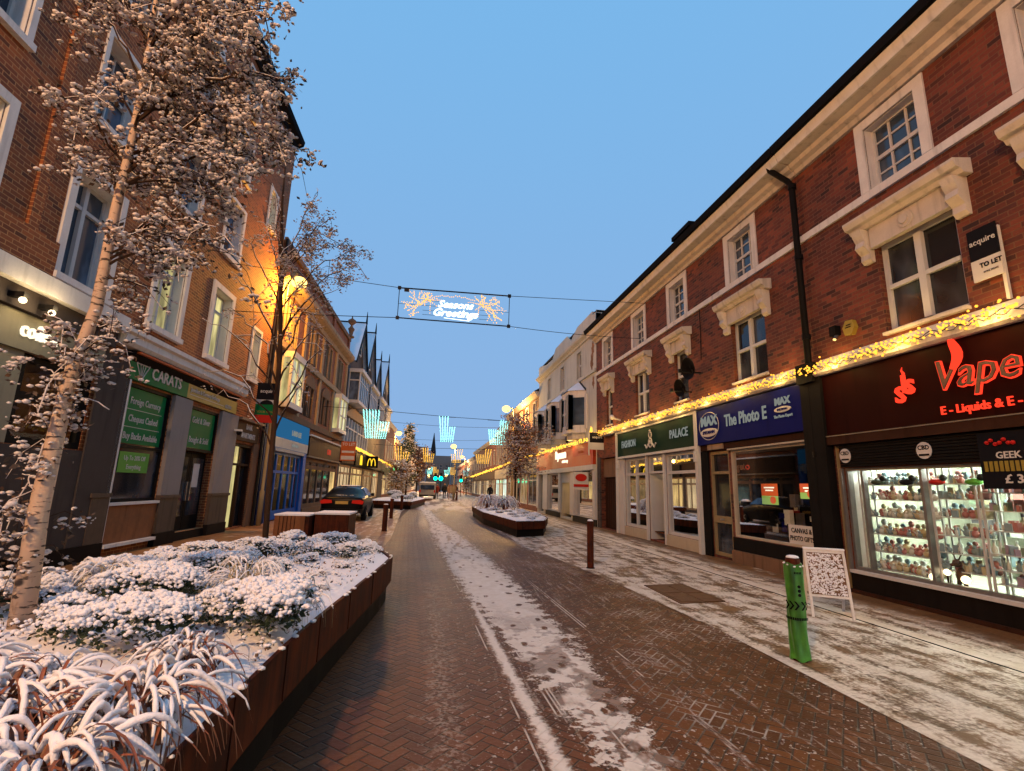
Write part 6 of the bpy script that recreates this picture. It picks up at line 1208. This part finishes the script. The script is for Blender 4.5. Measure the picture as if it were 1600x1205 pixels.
o = thing('steel_block', 'dark steel block seat at the far end of the hexagonal planter', 'bench', (3.9, 27.6, 0)); MB().box(3.45, 4.2, 27.3, 28.4, .4, .92).build('body', 'plinth_black', o); MB().box(3.44, 4.21, 27.29, 28.41, .921, .95).build('snow', 'snow', o)
for k, (y, l) in enumerate(((27.6, 'round topped black bin with snow, nearer the parked car'), (29.0, 'round topped black bin with snow, behind the first'))):
    x = -4.3 - .1*k; o = thing('litter_bin', l, 'litter bin', (x, y, 0), 'black litter bins beyond the car'); mb = MB(); mb.lathe((x, y, 0), [(.32, 0), (.34, .1), (.34, .95), (.28, 1.12), (.15, 1.22)], 14); mb.build('body', 'bin_black', o, True); mb = MB(); mb.lathe((x, y, 1.12), [(.29, 0), (.2, .1), (.06, .14)], 12); mb.build('snow_cap', 'snow', o, True); MB().box(x-.18, x+.18, y-.36, y-.33, .72, .88).build('opening', 'plinth_black', o)
# ================================================================== VEHICLES
def car(label, x, y, yaw, body='car_black', scale=1., name='parked_car', cat='car', plate='plate_yellow', snow=True):
    o = thing(name, label, cat, (0, 0, 0)); SX = 1.86/2
    # stations from rear (0) to front (4.6): half width low, belt, roof; heights
    st = [(0.00, .80, .38, .92, .62, .94), (.10, .88, .30, .98, .66, 1.0), (.55, .92, .24, 1.00, .70, 1.03), (.95, .93, .22, 1.00, .66, 1.22), (1.45, .93, .22, .99, .60, 1.40), (2.1, .93, .22, .98, .60, 1.45), (2.7, .93, .22, .97, .60, 1.41), (3.35, .93, .22, .95, .68, 1.03), (3.9, .91, .24, .88, .62, .90), (4.4, .85, .30, .76, .55, .80), (4.6, .72, .40, .66, .45, .70)]
    def ring(s_): yy, hw, zl, zb, hr, zt = s_; return [(-hw*.9, yy, zl), (-hw, yy, (zl+zb)/2), (-hw*.985, yy, zb), (-hr, yy, zt), (-hr*.6, yy, zt+.025), (hr*.6, yy, zt+.025), (hr, yy, zt), (hw*.985, yy, zb), (hw, yy, (zl+zb)/2), (hw*.9, yy, zl)]
    mb = MB(); rs = [[mb.p(*q) for q in ring(s_)] for s_ in st]; gl = MB()
    for i, (a, b) in enumerate(zip(rs, rs[1:])):
        for k in range(9): mb.f.append([a[k], a[k+1], b[k+1], b[k]])
    mb.f.append(rs[0][::-1]); mb.f.append(rs[-1]); b_ = mb.build('body', body, o, True)
    mod = b_.modifiers.new('sub', 'SUBSURF'); mod.levels = 1; mod.render_levels = 2
    g = MB(); g.quad((-.60, .60, 1.055), (.60, .60, 1.055), (.52, 1.42, 1.405), (-.52, 1.42, 1.405)); g.build('rear_window', 'glass_blue', o, fix=False)
    g = MB()
    for d in (-1, 1): g.poly([(d*.875, 1.15, 1.04), (d*.905, 3.2, 1.03), (d*.66, 2.75, 1.37), (d*.63, 1.55, 1.37)])
    g.build('side_window', 'glass_blue', o, fix=False)
    g = MB(); g.quad((-.62, 3.42, 1.03), (.62, 3.42, 1.03), (.54, 2.75, 1.40), (-.54, 2.75, 1.40)); g.build('windscreen', 'glass_blue', o, fix=False)
    for d in (-1, 1):
        mb = MB(); mb.prismw([(d*.40, .74), (d*.84, .70), (d*.88, .82), (d*.74, .88), (d*.42, .86)], -.035, .12); mb.build('tail_light', 'tail_red', o)
        mb = MB(); mb.box(d*.935-.07, d*.935+.07, 3.2, 3.32, .98, 1.12); mb.build('wing_mirror', body, o)
    for yy in (.85, 3.75):
        for d in (-1, 1):
            w_ = Fr(lambda a, b, c: (b, a, c), 1); mb = MB(); c_ = (d*.84, yy, .32)
            prof = [[mb.p(d*.84 + dx, yy + rr_*cos(t*pi/9), .32 + rr_*sin(t*pi/9)) for t in range(18)] for dx, rr_ in ((-.10*d, .29), (-.10*d, .32), (.09*d, .32), (.11*d, .28), (.10*d, .22))]
            for a, b in zip(prof, prof[1:]):
                for k in range(18): mb.f.append([a[k], a[(k+1) % 18], b[(k+1) % 18], b[k]])
            wl = mb.build('wheel', 'rubber', o, True, fix=False); mb = MB()
            for k in range(5): a = k*2*pi/5; mb.prismz([(0, 0)]*0 or [(d*.93, yy + .03*cos(a+1.57)), (d*.945, yy + .03*cos(a+1.57)), (d*.945, yy + .03*cos(a-1.57)), (d*.93, yy + .03*cos(a-1.57))], .30, .34)
            mb.v = []; mb.f = []
            for k in range(5):
                a = k*2*pi/5; c0, s0 = cos(a), sin(a); pts = [(.03, -.03), (.22, -.02), (.22, .02), (.03, .03)]; i0 = len(mb.v)
                for rr_, tt in pts: mb.v.append((d*.945, yy + rr_*c0 - tt*s0, .32 + rr_*s0 + tt*c0))
                mb.f.append([i0, i0+1, i0+2, i0+3])
            i0 = len(mb.v); mb.v += [(d*.944, yy + .06*cos(t*pi/6), .32 + .06*sin(t*pi/6)) for t in range(12)]; mb.f.append(list(range(i0, i0+12))); mb.build('rim', 'alloy', wl, fix=False)
    mb = MB(); mb.box(-.26, .26, -.055, -.035, .70, .82); mb.build('number_plate', plate, o); mb = MB(); mb.box(-.80, .80, -.05, .06, .34, .50); mb.build('bumper', body, o)
    if snow: mb = MB(); mb.ball((0, 2.1, 1.445), .56, .06, 10, 4); sp_ = mb.build('roof_snow', 'snow', o, True); mb = MB(); [mb.blob((random.Random(k).uniform(-.4, .4), .45 + random.Random(k+9).uniform(-.1, .1), 1.05), .05, .3) for k in range(16)]; mb.build('boot_snow', 'snow', o, True)
    o.location = (x, y, 0); o.rotation_euler = (0, 0, yaw); o.scale = (scale,)*3; return o
car('black saloon car parked on the left with red tail lights', -3.88, 22.3, radians(1.5))
# white delivery van, far away
o = thing('delivery_van', 'small pale van parked far down the street left of the crowd', 'van', (-.9, 57, 0)); mb = MB(); mb.prism([(57, .35), (57, 1.9), (58.8, 1.95), (59.6, 1.3), (60.5, 1.1), (60.5, .35)], -1.8, 0) if False else None
mb = MB(Fr(lambda u, w, z: (w, u, z), 1)); mb.prismw([(57, .35), (57.05, 1.75), (60.2, 1.8), (61.0, 1.2), (61.7, 1.05), (61.7, .35)], -1.85, .0); b_ = mb.build('body', 'van_white', o)
MB().box(-1.65, -.2, 56.97, 56.995, 1.05, 1.55).build('rear_window', 'glass_dark', o); MB().box(-1.8, -.05, 56.95, 57.0, .35, .5).build('bumper', 'metal_dark', o); MB().box(-1.8, -.05, 57.1, 60.1, 1.77, 1.9).build('roof_snow', 'snow', o)
for x in (-1.72, -.13):
    MB().box(x-.07, x+.07, 56.96, 57.0, .75, 1.0).build('tail_light', 'tail_red', o)
    for y in (57.9, 60.8): mb = MB(Fr(lambda u, w, z: (w, u, z), 1)); mb.prismw([(y + .33*cos(t*pi/8), .33 + .33*sin(t*pi/8)) for t in range(16)], x-.1, x+.1); mb.build('wheel', 'rubber', o)
# traffic lights
def signal(label, x, y, z, mat='signal_green', r_=.16):
    o = thing('traffic_light', label, 'traffic light', (x, y, 0), 'traffic lights down the street'); MB().tube([(x, y+.1, 0), (x, y+.1, z-.3)], .06, 7).build('pole', 'metal_dark', o); MB().box(x-.16, x+.16, y-.05, y+.12, z-.3, z+.65).build('housing', 'black_paint', o); MB().ball((x, y-.1, z-.12), r_, 1, 10, 6).build('lens', mat, o, True)
signal('green traffic light above the crowd, left one of the pair', -.15, 73, 2.6, r_=.26); signal('green traffic light above the crowd, right one of the pair', .62, 73, 2.6, r_=.30); signal('small green traffic light right of the middle lamp column', 3.5, 73, 2.4, r_=.2); signal('green traffic light by the far left planter', -4.5, 62, 2.6, r_=.18)
o = thing('lit_kiosk_sign', 'bright white lit sign by the far left trees', 'light sign', (-4.6, 60, 0)); MB().box(-4.9, -4.3, 60, 60.1, 3.3, 4.1).build('panel', 'lamp_white', o); MB().tube([(-4.6, 60.1, 0), (-4.6, 60.1, 3.3)], .06, 6).build('post', 'metal_dark', o)
o = thing('pharmacy_sign', 'small green lit cross sign on the left side', 'light sign', FL(66, .6, 3.5)); fr_ = facing(-5.1, 66); MB(fr_).box(-.4, .4, 0, .1, 3.3, 3.6).box(-.15, .15, 0, .099, 3.05, 3.85).build('cross', 'neon_green', o); MB(WD).box(-5.9, -5.4, 66.02, 66.08, 3.9, 3.96).build('bracket', 'metal_dark', o)
# noticeboard frame by the crowd
o = thing('pavement_frame', 'wooden framed notice stand at the right of the crowd', 'pavement sign', (2.0, 57, 0)); mb = MB(); mb.box(1.45, 1.53, 58, 58.08, 0, 1.6).box(2.25, 2.33, 58, 58.08, 0, 1.6).box(1.53, 2.25, 58, 58.08, 1.5, 1.6).box(1.53, 2.25, 58, 58.08, .7, .78); mb.build('frame', 'wood_slat', o); MB().box(1.54, 2.24, 58.02, 58.06, .79, 1.49).build('panel', 'stone_buff', o)
# ================================================================== PEOPLE
def person(label, x, y, h, coat, trousers, seed, yaw=0., stride=.12):
    """one continuous skinned body standing or walking; coat and hair ride on it"""
    o = thing('person', label, 'person', (x, y, 0), 'people far down the street'); k = h/1.75; r = random.Random(seed)
    J = [(0, 0, .95), (0, 0, 1.15), (0, 0, 1.38), (0, 0, 1.50), (0, .01, 1.62), (0, .01, 1.70),
         (-.09, 0, .90), (-.10, stride*.5, .50), (-.10, stride-.04, .09), (-.10, stride+.10, .03), (.09, 0, .90), (.10, -stride*.3, .50), (.10, -stride, .09), (.10, -stride+.14, .03),
         (-.19, 0, 1.40), (-.25, .02, 1.14), (-.24, .10, .90), (-.24, .13, .81), (.19, 0, 1.40), (.25, -.02, 1.14), (.25, .05, .90), (.25, .08, .81)]
    Ed = [(0, 1), (1, 2), (2, 3), (3, 4), (4, 5), (0, 6), (6, 7), (7, 8), (8, 9), (0, 10), (10, 11), (11, 12), (12, 13), (2, 14), (14, 15), (15, 16), (16, 17), (2, 18), (18, 19), (19, 20), (20, 21)]
    Rd = [.14, .13, .15, .06, .10, .085, .09, .065, .045, .04, .09, .065, .045, .04, .065, .05, .04, .035, .065, .05, .04, .035]
    me = bpy.data.meshes.new('body'); me.from_pydata([(a*k, b*k, c*k) for a, b, c in J], Ed, []); b = bpy.data.objects.new('body', me); COL.objects.link(b); b.parent = o
    md = b.modifiers.new('skin', 'SKIN'); 
    for i, v in enumerate(me.skin_vertices[0].data): v.radius = (Rd[i]*k, Rd[i]*k); v.use_root = (i == 0)
    b.modifiers.new('sub', 'SUBSURF').levels = 1
    me.materials.append(M(trousers))
    mb = MB(); mb.lathe((x, y, 0), [(.20*k, .72*k), (.185*k, .95*k), (.18*k, 1.15*k), (.205*k, 1.36*k), (.13*k, 1.47*k), (.07*k, 1.50*k)], 12); mb.build('coat', coat, o, True)
    mb = MB()
    for d in (-1, 1): mb.tube([(x + d*.17*k, y, 1.40*k), (x + d*.26*k, y + .01, 1.14*k), (x + d*.25*k, y + .07*k, .90*k)], [.075*k, .068*k, .055*k], 8)
    mb.build('sleeve', coat, o, True); mb = MB(); mb.ball((x, y + .01, 1.66*k), .105*k, 1.15, 10, 6); mb.build('hair', 'hair_dark', o, True)
    mb = MB(); mb.ball((x, y - .02, 1.62*k), .095*k, 1.15, 10, 6); mb.build('face', 'skin', o, True); o.rotation_euler = (0, 0, yaw); return o
person('person in a red brown coat walking alone under the green signal', .15, 58.6, 1.72, 'cloth_red', 'cloth_dark', 1, stride=.16)
person('person in dark clothes walking right of the red coated one', 1.0, 60, 1.8, 'cloth_dark', 'cloth_dark', 2)
person('person in a pale jacket in the middle of the crowd', 1.55, 63, 1.68, 'cloth_tan', 'cloth_dark', 3); person('person in black behind the pale jacket', 1.95, 62, 1.7, 'cloth_dark', 'cloth_dark', 4); person('person in dark clothes beside the middle lamp column', 2.45, 64, 1.75, 'cloth_dark', 'cloth_dark', 5)
person('person in black close to the far right shop fronts', 5.3, 50, 1.75, 'cloth_dark', 'cloth_dark', 6, stride=.05)
